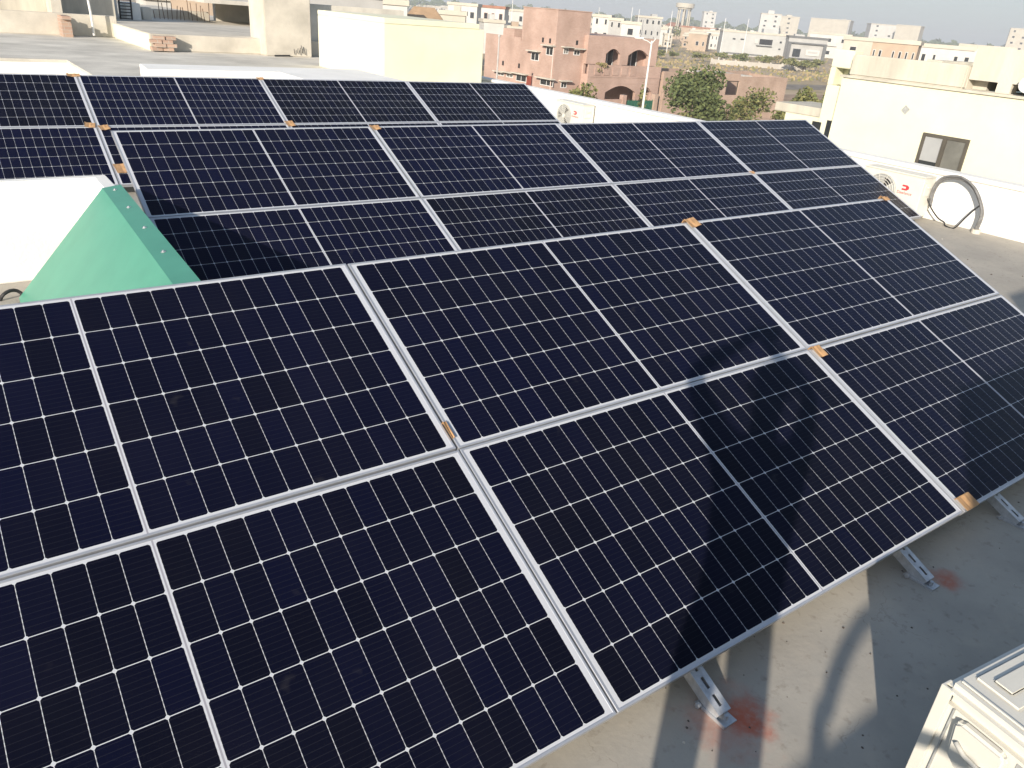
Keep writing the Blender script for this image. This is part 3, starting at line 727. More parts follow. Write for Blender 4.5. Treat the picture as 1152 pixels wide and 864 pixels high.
# return pier with an opening, lower canopy and windows at the far left of the house
m = MB(); yp0 = 5.96; yp1 = onx(929, 100, XN + .25).y
XP = XN + .25
m.box(L((XP, yp0, GROUND)), L((XP + .25, yp1, .70))); m.box(L((XP, yp0, .98)), L((XP + .25, yp1, 1.26))); m.box(L((XP, yp0 + .28, .70)), L((XP + .25, yp1, .98)))
m.box(L((XP + .25, yp1 - .2, GROUND)), L((XP + 8, yp1, 1.1)))
m.build('side_pier', cream_paint, cn, bevel=.01)
can = [onx(x, y, XN + .5) for x, y in ((873, 114), (928, 127))]
m = MB(); m.box(L((XN + .5, yp1 + .01, can[0].z - .15)), L((XN + 1.6, can[0].y, can[0].z))); m.build('canopy', cream_dirty, cn, bevel=.01)
m = MB(); m.box(L((XN + .52, yp1 + .01, GROUND)), L((XN + 1.5, can[0].y - .25, can[0].z - .15))); m.build('porch_wall', cream_paint, cn)
for pxa, pxb, pya, pyb in ((914.5, 922, 136, 146), (931, 936, 135, 153)):
    a = onx(pxa, pya, XN + .24); b_ = onx(pxb, pyb, XN + .24); m = MB(); m.box(L((XN + .23, min(a.y, b_.y), b_.z - .25)), L((XN + .249, max(a.y, b_.y), a.z))); m.build('window', glass_dark, cn)
# satellite dish on its roof edge
ds = onx(1152.5, 97, XN + .02)
dt = thing('satellite_dish', (XN + .07, ds.y - .03, zL + .035), 'white satellite dish at the right photo edge on the cream house ledge', 'satellite dish')
m = MB(); n_ = 20; c = Vector((-.05, -.02, .15)); vs = [c]; fs = []
ax = Vector((-.9, -.25, .35)).normalized(); a_ = ax.orthogonal().normalized(); b_ = ax.cross(a_)
for j in (1, 2, 3):
    for i in range(n_): t = 2 * math.pi * i / n_; rr = .12 * j / 3; vs.append(c + (a_ * math.cos(t) + b_ * math.sin(t)) * rr + ax * (rr * rr * 2.2))
fs = [(0, 1 + i, 1 + (i + 1) % n_) for i in range(n_)]
for j in (0, 1): fs += [(1 + j * n_ + i, 1 + (j + 1) * n_ + i, 1 + (j + 1) * n_ + (i + 1) % n_, 1 + j * n_ + (i + 1) % n_) for i in range(n_)]
m.add(vs, fs); dd = m.build('dish', pole_white, dt, smooth=True)
md = dd.modifiers.new('thick', 'SOLIDIFY'); md.thickness = .006
m = MB(); m.tube([(0, 0, 0), (0, 0, .13), c], .014, 8); m.build('stand', black_rub, dt)

# ------------------------------------------------------------------ neighbour roofs on the left
nl = thing('concrete_roof_house', (3, 16, GROUND), 'grey concrete roofed house beyond the farthest array, with steps and a plastered pillar', 'house')
def N(v): return (v[0] - 3, v[1] - 16, v[2] - GROUND)
m = MB(); m.prism([N(q) for q in ((.92, 12.3, GROUND), (8.3, 12.3, GROUND), (8.3, 23.0, GROUND), (-9, 23.0, GROUND), (-9, 15.5, GROUND), (.92, 15.5, GROUND))], (0, 0, -.05 - GROUND)); m.build('wall', white_paint, nl)
m = MB(); m.prism([N(q) for q in ((.915, 12.29, -.05), (8.3, 12.29, -.05), (8.3, 23.0, -.05), (-9, 23.0, -.05), (-9, 15.49, -.05), (.915, 15.49, -.05))], (0, 0, .05)); m.build('roof', concrete, nl)
m = MB(); m.prism([N(q) for q in ((1.45, 11.4, GROUND), (3.5, 11.4, GROUND), (3.5, 10.3, GROUND), (5.3, 10.3, GROUND), (5.3, 12.28, GROUND), (1.53, 12.28, GROUND))], (0, 0, .24 - GROUND)); m.build('balcony_block', white_paint, nl, bevel=.01)
# low wall with a fin, left
m = MB(); m.box(N((-9, 22.5, 0)), N((3.15, 22.75, .52))); m.build('low_wall', concrete_b, nl, bevel=.01)
m = MB(); m.box(N((3.05, 18.4, 0)), N((8, 22.9, .36))); m.build('raised_slab', concrete_b, nl, bevel=.015)
m = MB(); m.box(N((3.035, 18.42, 0.002)), N((3.049, 22.5, .345))); m.build('slab_side', cream_paint, nl)
m = MB(); m.box(N((5.58, 18.0, 0)), N((6.74, 19.1, 2.0))); pil = m.build('pillar', concrete_b, nl, bevel=.015)
m = MB(); m.box(N((6.742, 18.55, 0)), N((9.6, 18.8, 1.21))); m.build('back_wall', concrete, nl, bevel=.012)
# cut bars at the pillar foot
m = MB()
for i in range(5):
    q = Vector(N((6.28 + .07 * i, 17.97, .06 + .03 * (i % 2)))); m.tube([q, q + Vector((random.uniform(-.05, .05), -.02, random.uniform(.1, .26)))], .008, 5)
m.tube([N((5.75, 17.9, .02)), N((6.15, 17.95, .03))], .02, 6); m.build('rebar', black_rub, pil)

def brick_pile(loc, nx, nz, label, seed):
    rr = random.Random(seed); m = MB()
    for z in range(nz):
        for x in range(nx):
            for y in range(2):
                if z == nz - 1 and rr.random() < .45: continue
                c = Vector((x * .235 + (z % 2) * .06 + rr.uniform(-.015, .015), y * .13 + rr.uniform(-.02, .02), z * .078))
                m.box(c, c + Vector((.225, .112, .074)), rot=Matrix.Rotation(rr.uniform(-.15, .15), 3, 'Z'))
    o = m.build('brick_pile', brick_pink); o.location = loc
    tag(o, label, 'bricks')
brick_pile(ony(172, 56, 18.1) + Vector((0, 0, -.02)), 2, 4, 'small pile of loose bricks in front of the raised concrete slab', 1)
bq_ = MB(); bq_.box((0, .3, 0), (.22, .9, .42)); 
for i in range(5): bq_.box((.0, .05 + i * .17, .42), (.2, .16 + i * .17, .49), rot=Matrix.Rotation(.2 * i, 3, 'Z'))
bo = bq_.build('brick_stub', brick_pink); bo.location = (1.75, 21.55, 0); tag(bo, 'rough brick stub standing against the low concrete wall', 'brick stub')
pm = MB(); pm.tube([ony(106, 40, 22.2), ony(102, 15, 22.2), ony(99, 0, 22.2)], .03, 8); tag(pm.build('vent_pipe', pole_white), 'thin white vent pipe standing in front of the low concrete wall', 'pipe')

# second house further back
n2 = thing('unfinished_house', (4, 30, GROUND), 'pale unfinished house at the top left photo edge, with ladder and bare bars', 'house')
def N2(v): return (v[0] - 4, v[1] - 30, v[2] - GROUND)
m = MB(); m.box(N2((-12, 23.2, GROUND)), N2((9, 44, .30))); m.build('roof', concrete_b, n2)
m = MB(); m.box(N2((-8, 25.0, .3)), N2((3.6, 28, 1.9))); m.build('stair_head', cream_dirty, n2)
m = MB(); m.box(N2((1.85, 24.0, .3)), N2((2.1, 24.99, 2.4))); m.build('fin_wall', concrete_b, n2)
def pb(pxa, pya, pxb, pyb, Y, dpt, mt, nm, par=n2, NN=N2, proud=0):
    a = ony(pxa, pya, Y); b_ = ony(pxb, pyb, Y); m = MB(); m.box(NN((a.x, Y, min(a.z, b_.z))), NN((b_.x, Y + dpt, max(a.z, b_.z)))); return m.build(nm, mt, par)
pb(108, -8, 134, 24, 27.0, 2.0, white_paint, 'white_wall')
pb(141, 3, 160, 27, 26.6, 1.2, white_paint, 'white_wall')
pb(160, 8, 172, 30, 26.9, .5, concrete, 'dark_wall')
pb(172, 10, 236, 30, 29.0, .3, concrete_b, 'roof_wall')
a = ony(236, 6, 27); b_ = ony(298, 12, 27)
m = MB(); m.box(N2((a.x - .4, 26.2, .92)), N2((b_.x + 2, 29.5, 1.04))); m.build('canopy_slab', concrete, n2)
m = MB(); m.box(N2((a.x + .8, 29.2, .3)), N2((b_.x + 2, 29.5, .92))); m.build('canopy_wall', concrete_b, n2)
m = MB()
q0, q1 = ony(136, 24, 26.4), ony(133, -6, 26.4); dxx = Vector((.33, 0, 0))
m.tube([q0, q1], .025, 6); m.tube([q0 + dxx, q1 + dxx], .025, 6)
for i in range(9): t = i / 8.5; m.tube([q0.lerp(q1, t), q0.lerp(q1, t) + dxx], .015, 6)
tag(m.build('ladder', black_rub), 'dark metal ladder leaning on the white wall at the top left', 'ladder')
m = MB()
for i in range(14):
    q = ony(176 + i * 4.6, 28 - (i % 3) * 3, 28.2); m.tube([q, q + Vector((random.uniform(-.06, .06), 0, random.uniform(.4, .9)))], .012, 5)
m.build('rebar', mat('rusty_steel', (.20, .13, .09), .8, .2, 12), n2).matrix_parent_inverse = n2.matrix_world.inverted() if False else Matrix.Translation((-4, -30, -GROUND))

# white stair block behind the farthest array
YB = 12.5
A = ony(432, 20, YB); B = ony(545, 32, YB)
sb = thing('stair_tower', ((A.x + B.x) / 2, YB + 1.6, GROUND), 'plain white and cream stair tower behind the farthest array', 'tower')
cx_, cy_ = (A.x + B.x) / 2, YB + 1.6
m = MB(); m.box((A.x - cx_, YB - cy_, 0), (B.x - cx_, 1.6, A.z - .10 - GROUND)); m.build('wall', cream_paint, sb, bevel=.012)
m = MB(); m.box((A.x - cx_ + .0, YB - cy_ - .004, A.z - .10 - GROUND), (B.x - cx_ - .12, 1.604, A.z - GROUND)); m.build('roof_rim', cream_paint, sb, bevel=.01)
m = MB(); q = onx(392, 84, A.x - .06); m.box((A.x - cx_ - .12, q.y - cy_ - .35, q.z - GROUND - .06), (A.x - cx_ - .001, q.y - cy_ + .35, q.z - GROUND + .02)); m.build('sill', concrete, sb)

# ------------------------------------------------------------------ salmon brick house
bc = Vector((49.0, 61.8, GROUND))
bh = thing('brick_house', bc, 'large salmon brick house with arched openings and a square tower', 'house')
zz = lambda z: z - GROUND
m = MB(); m.box((0, 0, 0), (6.0, 12.2, zz(-1.35))); m.box((0, 5.72, zz(-1.35)), (.25, 12.2, zz(-1.05))); wl_ = m.build('wall', brick_mat, bh)
m = MB(); m.box((-.012, -.012, zz(-1.35)), (4.15, 5.6, zz(1.72))); m.box((-.06, -.06, zz(1.72)), (4.21, 5.66, zz(1.80))); m.build('tower', brick_mat, bh)
m = MB(); m.box((.02, 7.0, zz(-1.34)), (3, 9.0, zz(-.35))); m.build('roof_room', brick_mat, bh)
# right wing: wall polygon with real arches
def wall_with_arches(x0, x1, z0, z1, y, th_, arches):
    m = MB(); xs = [x0]
    pts = [(x0, y, z0)]
    # lower edge with arch notches reaching z0
    for (xa, xb, zs, zt_) in arches:
        pts.append((xa, y, z0))
        for i in range(11):
            t = i / 10; x = xa + (xb - xa) * t; pts.append((x, y, zs + (zt_ - zs) * math.sin(math.pi * t)))
        pts.append((xb, y, z0))
    pts += [(x1, y, z0), (x1, y, z1), (x0, y, z1)]
    m.prism(pts, (0, th_, 0)); return m
def W(px, py, y=61.8): q = ony(px, py, y); return q.x - bc.x, zz(q.z)
xr0, xr1 = W(656, 60)[0], W(735, 60)[0]
yw_ = bc.y - .6; yb_ = bc.y - 1.2
zb1 = W(690, 73, yw_)[1]; zb0 = W(690, 94.5, yb_)[1]
m = wall_with_arches(xr0 + .01, xr1, zb1 + .01, zz(-.25), -.6, .35, [(W(681, 70, yw_)[0], W(697, 70, yw_)[0], W(690, 61, yw_)[1], W(690, 55, yw_)[1]), (W(706, 70, yw_)[0], W(729, 70, yw_)[0], W(716, 63, yw_)[1], W(716, 56, yw_)[1])])
m.box((xr0 + .01, -.25, zz(-.75)), (xr1, 9, zz(-.3))); m.box((xr1 - .35, -.25, 0), (xr1, 9, zz(-.75))); m.box((xr0 + .01, -.25, 0), (xr0 + .3, -.01, zz(-.75)))
m.build('upper_wing', brick_mat, bh)
m = MB(); m.box((xr0 - .1, -1.2, zb0 + .005), (xr1 + .3, -.25, zb1 - .9)); m.box((xr0 - .1, -1.2, zb1 - .9), (xr1 + .3, -1.02, zb1))
for i in range(5): m.box((xr0 + .7 + i * 1.2, -1.26, zb1 - .95), (xr0 + 1.5 + i * 1.2, -1.2, zb1 - .2))
m.box((xr0 - .12, -1.24, zb1 - 1.15), (xr1 + .3, -1.2, zb1 - 1.02))
m.build('balcony', brick_mat, bh)
m = wall_with_arches(xr0 - .1, xr1 + .3, 0, zb0, -1.2, .35, [(W(680, 110, yb_)[0], W(714, 110, yb_)[0], W(690, 104, yb_)[1], W(690, 96.5, yb_)[1]), (W(719, 110, yb_)[0], W(732, 110, yb_)[0], W(720, 104, yb_)[1], W(720, 98, yb_)[1])]); m.build('porch', brick_mat, bh)
m = MB(); m.box((xr0 + .32, 2.2, 0), (xr1 - .37, 2.4, zb1 - .9)); m.box((xr0 + .32, 1.0, zb1 - .89), (xr1 - .37, 1.2, zz(-.8))); m.box((xr0 + .32, -.24, zb1 - 1.1), (xr1 - .37, 2.4, zb1 - .9)); m.build('inner_wall', brick_mat, bh)
def win(pxa, pya, pxb, pyb, face, glass, par, nm='window', lint=True, frame=pole_white, proud=.03):
    if face == 'y':
        a = ony(pxa, pya, bc.y); b_ = ony(pxb, pyb, bc.y); xa, xb, z1, z0 = a.x - bc.x, b_.x - bc.x, zz(a.z), zz(b_.z)
        if z0 > z1: z0, z1 = z1, z0
        bx = lambda u0, u1, v0, v1, d0, d1: ((u0, -d1, v0), (u1, -d0, v1))
    else:
        a = onx(pxa, pya, bc.x); b_ = onx(pxb, pyb, bc.x); xa, xb, z1, z0 = b_.y - bc.y, a.y - bc.y, zz(a.z), zz(b_.z)
        if z0 > z1: z0, z1 = z1, z0
        bx = lambda u0, u1, v0, v1, d0, d1: ((-d1, u0, v0), (-d0, u1, v1))
    m = MB(); t = .07
    m.box(*bx(xa, xa + t, z0, z1, .0, proud)); m.box(*bx(xb - t, xb, z0, z1, .0, proud)); m.box(*bx(xa + t, xb - t, z1 - t, z1, .0, proud)); m.box(*bx(xa + t, xb - t, z0, z0 + t, .0, proud)); mm = (xa + xb) / 2
    m.box(*bx(mm - .03, mm + .03, z0 + t, z1 - t, .0, proud)); wf_ = m.build(nm, frame, par)
    m = MB(); m.box(*bx(xa + t, mm - .03, z0 + t, z1 - t, .0, .012)); m.box(*bx(mm + .03, xb - t, z0 + t, z1 - t, .0, .012)); m.build('pane', glass, wf_)
    if lint:
        m = MB(); m.box(*bx(xa - .3, xb + .3, z1 + .06, z1 + .16, 0, .55)); m.build('lintel', concrete_b, par)
for args in [(598, 58, 606, 69, 'x', glass_dark, bh), (615, 52, 622, 63, 'x', glass_dark, bh), (581, 83, 592, 93, 'x', glass_dark, bh), (608, 88, 622, 98, 'x', glass_dark, bh), (560, 81, 567, 86, 'x', glass_grey, bh), (570, 82, 577, 88, 'x', glass_grey, bh)]: win(*args)
for args in [(634, 54, 639, 61, 'y', glass_grey, bh), (645.5, 56, 652, 62.5, 'y', glass_dark, bh), (631, 92, 637, 99, 'y', glass_dark, bh)]: win(*args)
q = onx(593, 85, bc.x); q2 = onx(598, 93, bc.x); m = MB(); m.box((-.04, q2.y - bc.y, zz(q2.z) - .8), (0.0, q.y - bc.y, zz(q.z))); m.build('door', door_red, bh)
for px, py in ((566, 71), (584, 74), (611, 45), (619, 46)):
    q = onx(px, py, bc.x); m = MB(); m.box((-.03, q.y - bc.y - .14, zz(q.z) - .22), (0, q.y - bc.y + .14, zz(q.z) + .22)); m.build('vent', painted_shade, bh)  # flat panels, coloured as the shade inside each vent
for px, py in ((649, 48), (667, 59)):
    q = ony(px, py, bc.y); m = MB(); m.box((q.x - bc.x - .13, -.03, zz(q.z) - .2), (q.x - bc.x + .13, 0, zz(q.z) + .2)); m.build('vent', painted_shade, bh)  # same painted shade on the front face vents
m = MB(); m.tube([(-.08, .12, 0.3), (-.08, .12, zz(-1.3))], .06, 8); m.build('downpipe', mat('pinkish_pipe', (.62, .50, .44), .6, .05), bh)
for (pa, pb_) in ((682, 695), (709, 722)):       # glazed doors behind the upper arches
    xa, xb = W(pa, 70)[0] + .1, W(pb_, 70)[0] + .1
    m = MB(); m.box((xa, .94, zb1 - .85), (xb, .999, W(690, 57)[1])); d_ = m.build('balcony_door', glass_dark, bh)
    m = MB(); m.box(((xa + xb) / 2 - .06, .90, zb1 - .85), ((xa + xb) / 2 + .06, .94, W(690, 57)[1])); m.box((xb - .1, .90, zb1 - .85), (xb, .94, W(690, 57)[1])); m.build('frame', pole_white, d_)
# front boundary: gate and low walls
gp = ony(703, 113, 55.5); gq = ony(732, 125, 55.5)
gt = thing('gate', ((gp.x + gq.x) / 2, 55.5, GROUND), 'dark green metal gate in front of the brick house porch', 'gate')
hw = (gq.x - gp.x) / 2; gh = zz(gp.z)
m = MB(); m.box((-hw, -.03, .1), (hw, .03, gh)); m.build('leaf', grn_gate, gt)
m = MB()
for i in range(9): m.tube([(-hw + i * hw / 4, -.05, .1), (-hw + i * hw / 4, -.05, gh + .1)], .03, 6)
m.build('bars', grn_gate, gt)
fw_ = thing('boundary_wall', (gp.x - 5, 55.5, GROUND), 'low salmon brick boundary wall beside the green gate', 'wall')
m = MB(); m.box((-11, -.12, 0), (4.9, .12, gh + .1)); m.box((4.5, -.25, 0), (4.97, .25, gh + .5)); m.build('wall', brick_mat, fw_)
fw2 = thing('boundary_wall', (gq.x + 1, 55.5, GROUND), 'raw brick boundary wall with an iron post, right of the green gate', 'wall')
m = MB(); m.box((-.95, -.25, 0), (-.45, .25, gh + .6)); m.box((.3, -.12, 0), (9, .12, gh + 1.2)); m.build('wall', brick_pink, fw2)
m = MB(); m.box((-.43, -.08, 0), (-.1, .08, gh + .4)); m.build('post', black_rub, fw2)
# raw brick annexe behind the big tree
rb = thing('raw_brick_building', (66, 60.5, GROUND), 'unplastered low brick shed with a dark doorway, right of the big round tree', 'shed')
m = MB(); d0, d1 = ony(818, 92, 60.5).x - 66, ony(832, 92, 60.5).x - 66
xe = ony(884, 100, 60.5).x - 66; ht_ = zz(ony(800, 82, 60.5).z)
zt0, zt1 = zz(ony(825, 107, 60.5).z), zz(ony(825, 91, 60.5).z)
m.box((-3, 0, 0), (d0, .3, ht_)); m.box((d1, 0, 0), (xe, .3, ht_ - .3)); m.box((d0, 0, zt1), (d1, .3, ht_)); m.box((d0, 0, 0), (d1, .3, zt0)); m.box((-3, 5.7, 0), (xe, 6, ht_ - .1)); m.box((xe - .3, .3, 0), (xe, 5.7, ht_ - .3)); m.box((-3, .3, 0), (-2.7, 5.7, ht_ - .1))
m.build('wall', brick_pink, rb)
m = MB(); m.box((d0 - 1, .31, ht_ - .35), (d1 + 2.5, 5.69, ht_ - .2)); m.build('roof', concrete, rb)
m = MB(); m.box((d0 + .02, .12, zt0), (d0 + .12, .2, zt1)); m.box((d1 - .12, .12, zt0), (d1 - .02, .2, zt1)); m.box((d0 + .12, .12, zt1 - .1), (d1 - .12, .2, zt1 - .01)); m.build('door_frame', bronze, rb)
lw2 = thing('boundary_wall', (60, 52.5, GROUND), 'long low raw brick wall beside the dirt road, below the shed', 'wall')
m = MB(); m.box((4, 0, 0), (30, .25, 1.5)); m.build('wall', brick_pink, lw2)
# street lamp
lb = at(722, 128, 62); lb.z = GROUND
lt = at(735, 46, 62)
sl_ = thing('street_lamp', (lb.x, lb.y, GROUND), 'tall white street lamp pole in front of the brick house', 'street lamp')
ztop = lt.z - GROUND
m = MB(); m.tube([(0, 0, 0), (0, 0, ztop)], .11, 10, r1=.06); m.build('pole', pole_white, sl_)
m = MB(); a_ = Vector((-.83, .56, 0)); m.tube([Vector((0, 0, ztop - .2)), a_ * .35 + Vector((0, 0, ztop - .02)), a_ * .8 + Vector((0, 0, ztop + .08))], .035, 8); m.tube([Vector((0, 0, ztop - .2)), -a_ * .15 + Vector((0, 0, ztop + .0)), -a_ * .25 + Vector((0, 0, ztop + .15))], .035, 8); m.build('arm', pole_white, sl_)
m = MB(); c = a_ * .95 + Vector((0, 0, ztop + .12)); m.box(c - Vector((.34, .12, .05)), c + Vector((.34, .12, .06)), rot=Matrix.Rotation(math.atan2(a_.y, a_.x), 3, 'Z')); m.build('lamp_head', pole_white, sl_, bevel=.03)
lb2 = at(557, 118, 75); lb2.z = GROUND; t2_ = at(557, 40, 75)
sl2 = thing('utility_pole', lb2, 'thin pale pole at the left edge of the brick house', 'pole')
m = MB(); m.tube([(0, 0, 0), (0, 0, t2_.z - GROUND)], .10, 8, r1=.06); HG_ = mat('grey_pole', (.5, .49, .47), .7, .1); m.build('pole', HG_, sl2)
m = MB(); m.tube([(0, 0, t2_.z - GROUND - .05), (0, 0, t2_.z - GROUND + .1)], .12, 8); m.build('cap', HG_, sl2)

# ------------------------------------------------------------------ trees
def leafmat(name, c, c2):
    return mat(name, c, .75, .2, 1.3, col2=c2, spec=.25)
LEAF = [leafmat('leaf_mid_green', (.15, .175, .065), (.09, .11, .04)), leafmat('leaf_olive', (.23, .225, .09), (.14, .145, .055)), leafmat('leaf_dark', (.115, .145, .06), (.07, .09, .036)), leafmat('leaf_dry', (.34, .27, .15), (.24, .20, .10))]
def tree(name, base, hgt, rad, label, n=700, leaf=.28, mats=(0, 1), trunk=.16, lobes=7, seed=0, group=None, crown_low=.35, cat='tree'):
    rr = random.Random(seed)
    root = thing(name, base, label, cat, rr.uniform(0, 6), group)
    m = MB(); top = Vector((rr.uniform(-.1, .1) * rad, rr.uniform(-.1, .1) * rad, hgt * .72))
    m.tube([(0, 0, -.1), top * .4 + Vector((.04, .02, 0)), top], trunk, 7, r1=trunk * .3)
    cz = hgt * (crown_low + 1) / 2; rz = hgt * (1 - crown_low) / 2
    L_ = []
    for i in range(lobes):
        th_ = 2.4 * i + rr.uniform(-.4, .4); el = -.7 + 1.75 * ((i * .618 + .3) % 1)
        c = Vector((math.cos(th_) * rad * .58 * math.cos(el), math.sin(th_) * rad * .58 * math.cos(el), cz + rz * .62 * math.sin(el)))
        L_.append((c, rr.uniform(.34, .55)))
        m.tube([top * rr.uniform(.45, .8), c], trunk * .35, 5, r1=trunk * .1)
    L_.append((Vector((0, 0, cz)), .6))
    m.build('trunk', bark, root)
    cr = MB()
    for i in range(n):
        c, s_ = rr.choice(L_)
        d = Vector((rr.gauss(0, 1), rr.gauss(0, 1), rr.gauss(0, 1))).normalized() * (rr.random() ** .4)
        p = c + Vector((d.x * rad * s_, d.y * rad * s_, d.z * rz * s_ * 1.05))
        if p.z < hgt * crown_low * .55: continue
        a_ = Vector((rr.gauss(0, 1), rr.gauss(0, 1), rr.gauss(0, .6))).normalized(); b_ = a_.orthogonal().normalized()
        b_ = (Matrix.Rotation(rr.uniform(0, 6.3), 3, a_) @ b_)
        s2 = leaf * rr.uniform(.6, 1.25)
        mi = 0 if rr.random() < .68 else 1
        cr.add([p - a_ * s2 * .6, p + b_ * s2 * .34 - a_ * s2 * .1, p + a_ * s2 * .62, p - b_ * s2 * .34 + a_ * s2 * .1], [(0, 1, 2, 3)], mi)
    cr.build('crown', [LEAF[i] for i in mats], root)
    return root
def gp_(px, py): return onz(px, py, GROUND)
def tree_px(name, px, pbase, ptop, wpx, label, D=None, **kw):
    if D is None: b_ = gp_(px, pbase); D = (b_ - CAM).length
    else:
        b_ = at(px, pbase, D); b_.z = GROUND
    t = at(px, ptop, (b_ - CAM).length)
    return tree(name, b_, t.z - GROUND, wpx / FPX * D / 2 * 1.15, label, **kw)
tree_px('round_tree', 781, 135, 71, 60, 'large round dense green tree right of the street lamp', D=72, n=5200, leaf=.30, mats=(2, 0), trunk=.2, lobes=13, seed=5, crown_low=.26)
tree_px('olive_tree', 658, 118, 92, 44, 'bushy olive tree in front of the brick house porch, half behind the parapet', D=60, n=2600, leaf=.28, mats=(1, 0), seed=6, crown_low=.3)
tree_px('sparse_tree', 842, 138, 92, 46, 'thin sparse tree in front of the raw brick shed', D=74, n=1700, leaf=.25, mats=(1, 2), seed=7, crown_low=.3, trunk=.12)
tree_px('shrub_tree', 899, 122, 91, 46, 'bright bushy tree right of the raw brick shed, beside the cream house canopy', D=72, n=3600, leaf=.28, mats=(1, 0), seed=8, crown_low=.15)
tree_px('shrub_tree', 922, 120, 95, 18, 'narrow bush against the left edge of the cream neighbour house', D=74, n=1200, leaf=.25, mats=(1, 2), seed=9, crown_low=.1)
tree_px('shrub', 763, 140, 121, 40, 'low yellowish shrub under the large round tree', D=70, n=900, leaf=.22, mats=(1, 0), seed=10, crown_low=.1, cat='shrub')
tree_px('shrub', 812, 140, 112, 34, 'dark undergrowth shrub between the round tree and the sparse tree', D=73, n=900, leaf=.22, mats=(2, 0), seed=11, crown_low=.1, cat='shrub')
tree_px('balcony_plant', 681, 84, 77, 22, 'pale trailing plant on the brick house balcony edge', D=78, n=10, seed=12, crown_low=.1) if False else None
bl_ = W(668, 84)
bpnt = tree('balcony_plant', (bc.x + bl_[0], bc.y - .8, GROUND + zb1 - .9), 1.25, 1.1, 'pale green plant growing on the brick house balcony', n=500, leaf=.2, mats=(3, 1), trunk=.04, seed=13, crown_low=.05, cat='plant')
tree_px('climbing_tree', 722, 112, 90, 10, 'small green plant climbing a porch pillar of the brick house', D=70, n=250, leaf=.25, mats=(1, 0), seed=14, crown_low=.2, cat='plant')
roadside = [(741, 66, 56, 14, 0), (757, 66, 58, 10, 0), (787, 69, 59, 20, 1), (811, 69, 58, 14, 0), (832, 73, 59, 18, 0), (858, 75, 62, 17, 1), (873, 72, 62, 14, 2), (889, 80, 65, 18, 1), (903, 80, 67, 17, 1), (917, 81, 66, 16, 1)]
rlabs = ['first small roadside tree right of the brick house', 'second small roadside tree right of the brick house', 'widest roadside tree above the large round tree', 'round roadside tree left of the grey villa', 'roadside tree in front of the grey villa left corner', 'roadside tree in front of the grey villa middle', 'thin bare roadside tree in front of the grey villa', 'first of the three trees before the dark framed house', 'middle of the three trees before the dark framed house', 'last of the three trees before the dark framed house']
for i, ((px, pbs, ptp, wpx, k), lab) in enumerate(zip(roadside, rlabs)):
    tree_px('roadside_tree', px, pbs, ptp, wpx, lab, n=520, leaf=.6, mats=((0, 1), (1, 0), (3, 2))[k], seed=30 + i, group='roadside trees', crown_low=.3, trunk=.15)

# ------------------------------------------------------------------ the town
wa, wb_ = gp_(800, 72), gp_(905, 80)
vw = thing('plot_wall', wa, 'long low white plot wall behind the roadside trees, before the pale villa', 'wall', math.atan2(wb_.y - wa.y, wb_.x - wa.x))
m = MB(); lw_ = (wb_ - wa).length; m.box((0, 0, 0), (lw_, .3, 1.3)); 
for i in range(9): m.box((i * lw_ / 8 - .3, -.1, 0), (i * lw_ / 8 + .3, -.005, 1.6))
m.build('wall', mat('far_white_plot_wall', (.50, .47, .42), .85, .1, .4), vw)
HW = mat('far_white_wall', (.56, .555, .53), .85, .08, .25); HC = mat('far_cream_wall', (.52, .485, .41), .85, .08, .25); HG = mat('far_grey_wall', (.42, .42, .41), .85, .1, .25)
HT = mat('far_tan_wall', (.44, .345, .26), .85, .1, .25); HR = mat('far_rust_roof', (.36, .17, .11), .85, .15, .5); HB = mat('far_tan_tiles', (.40, .27, .16), .85, .15, .5); HD = mat('far_dark_trim', (.12, .125, .13), .7, .1, .5)
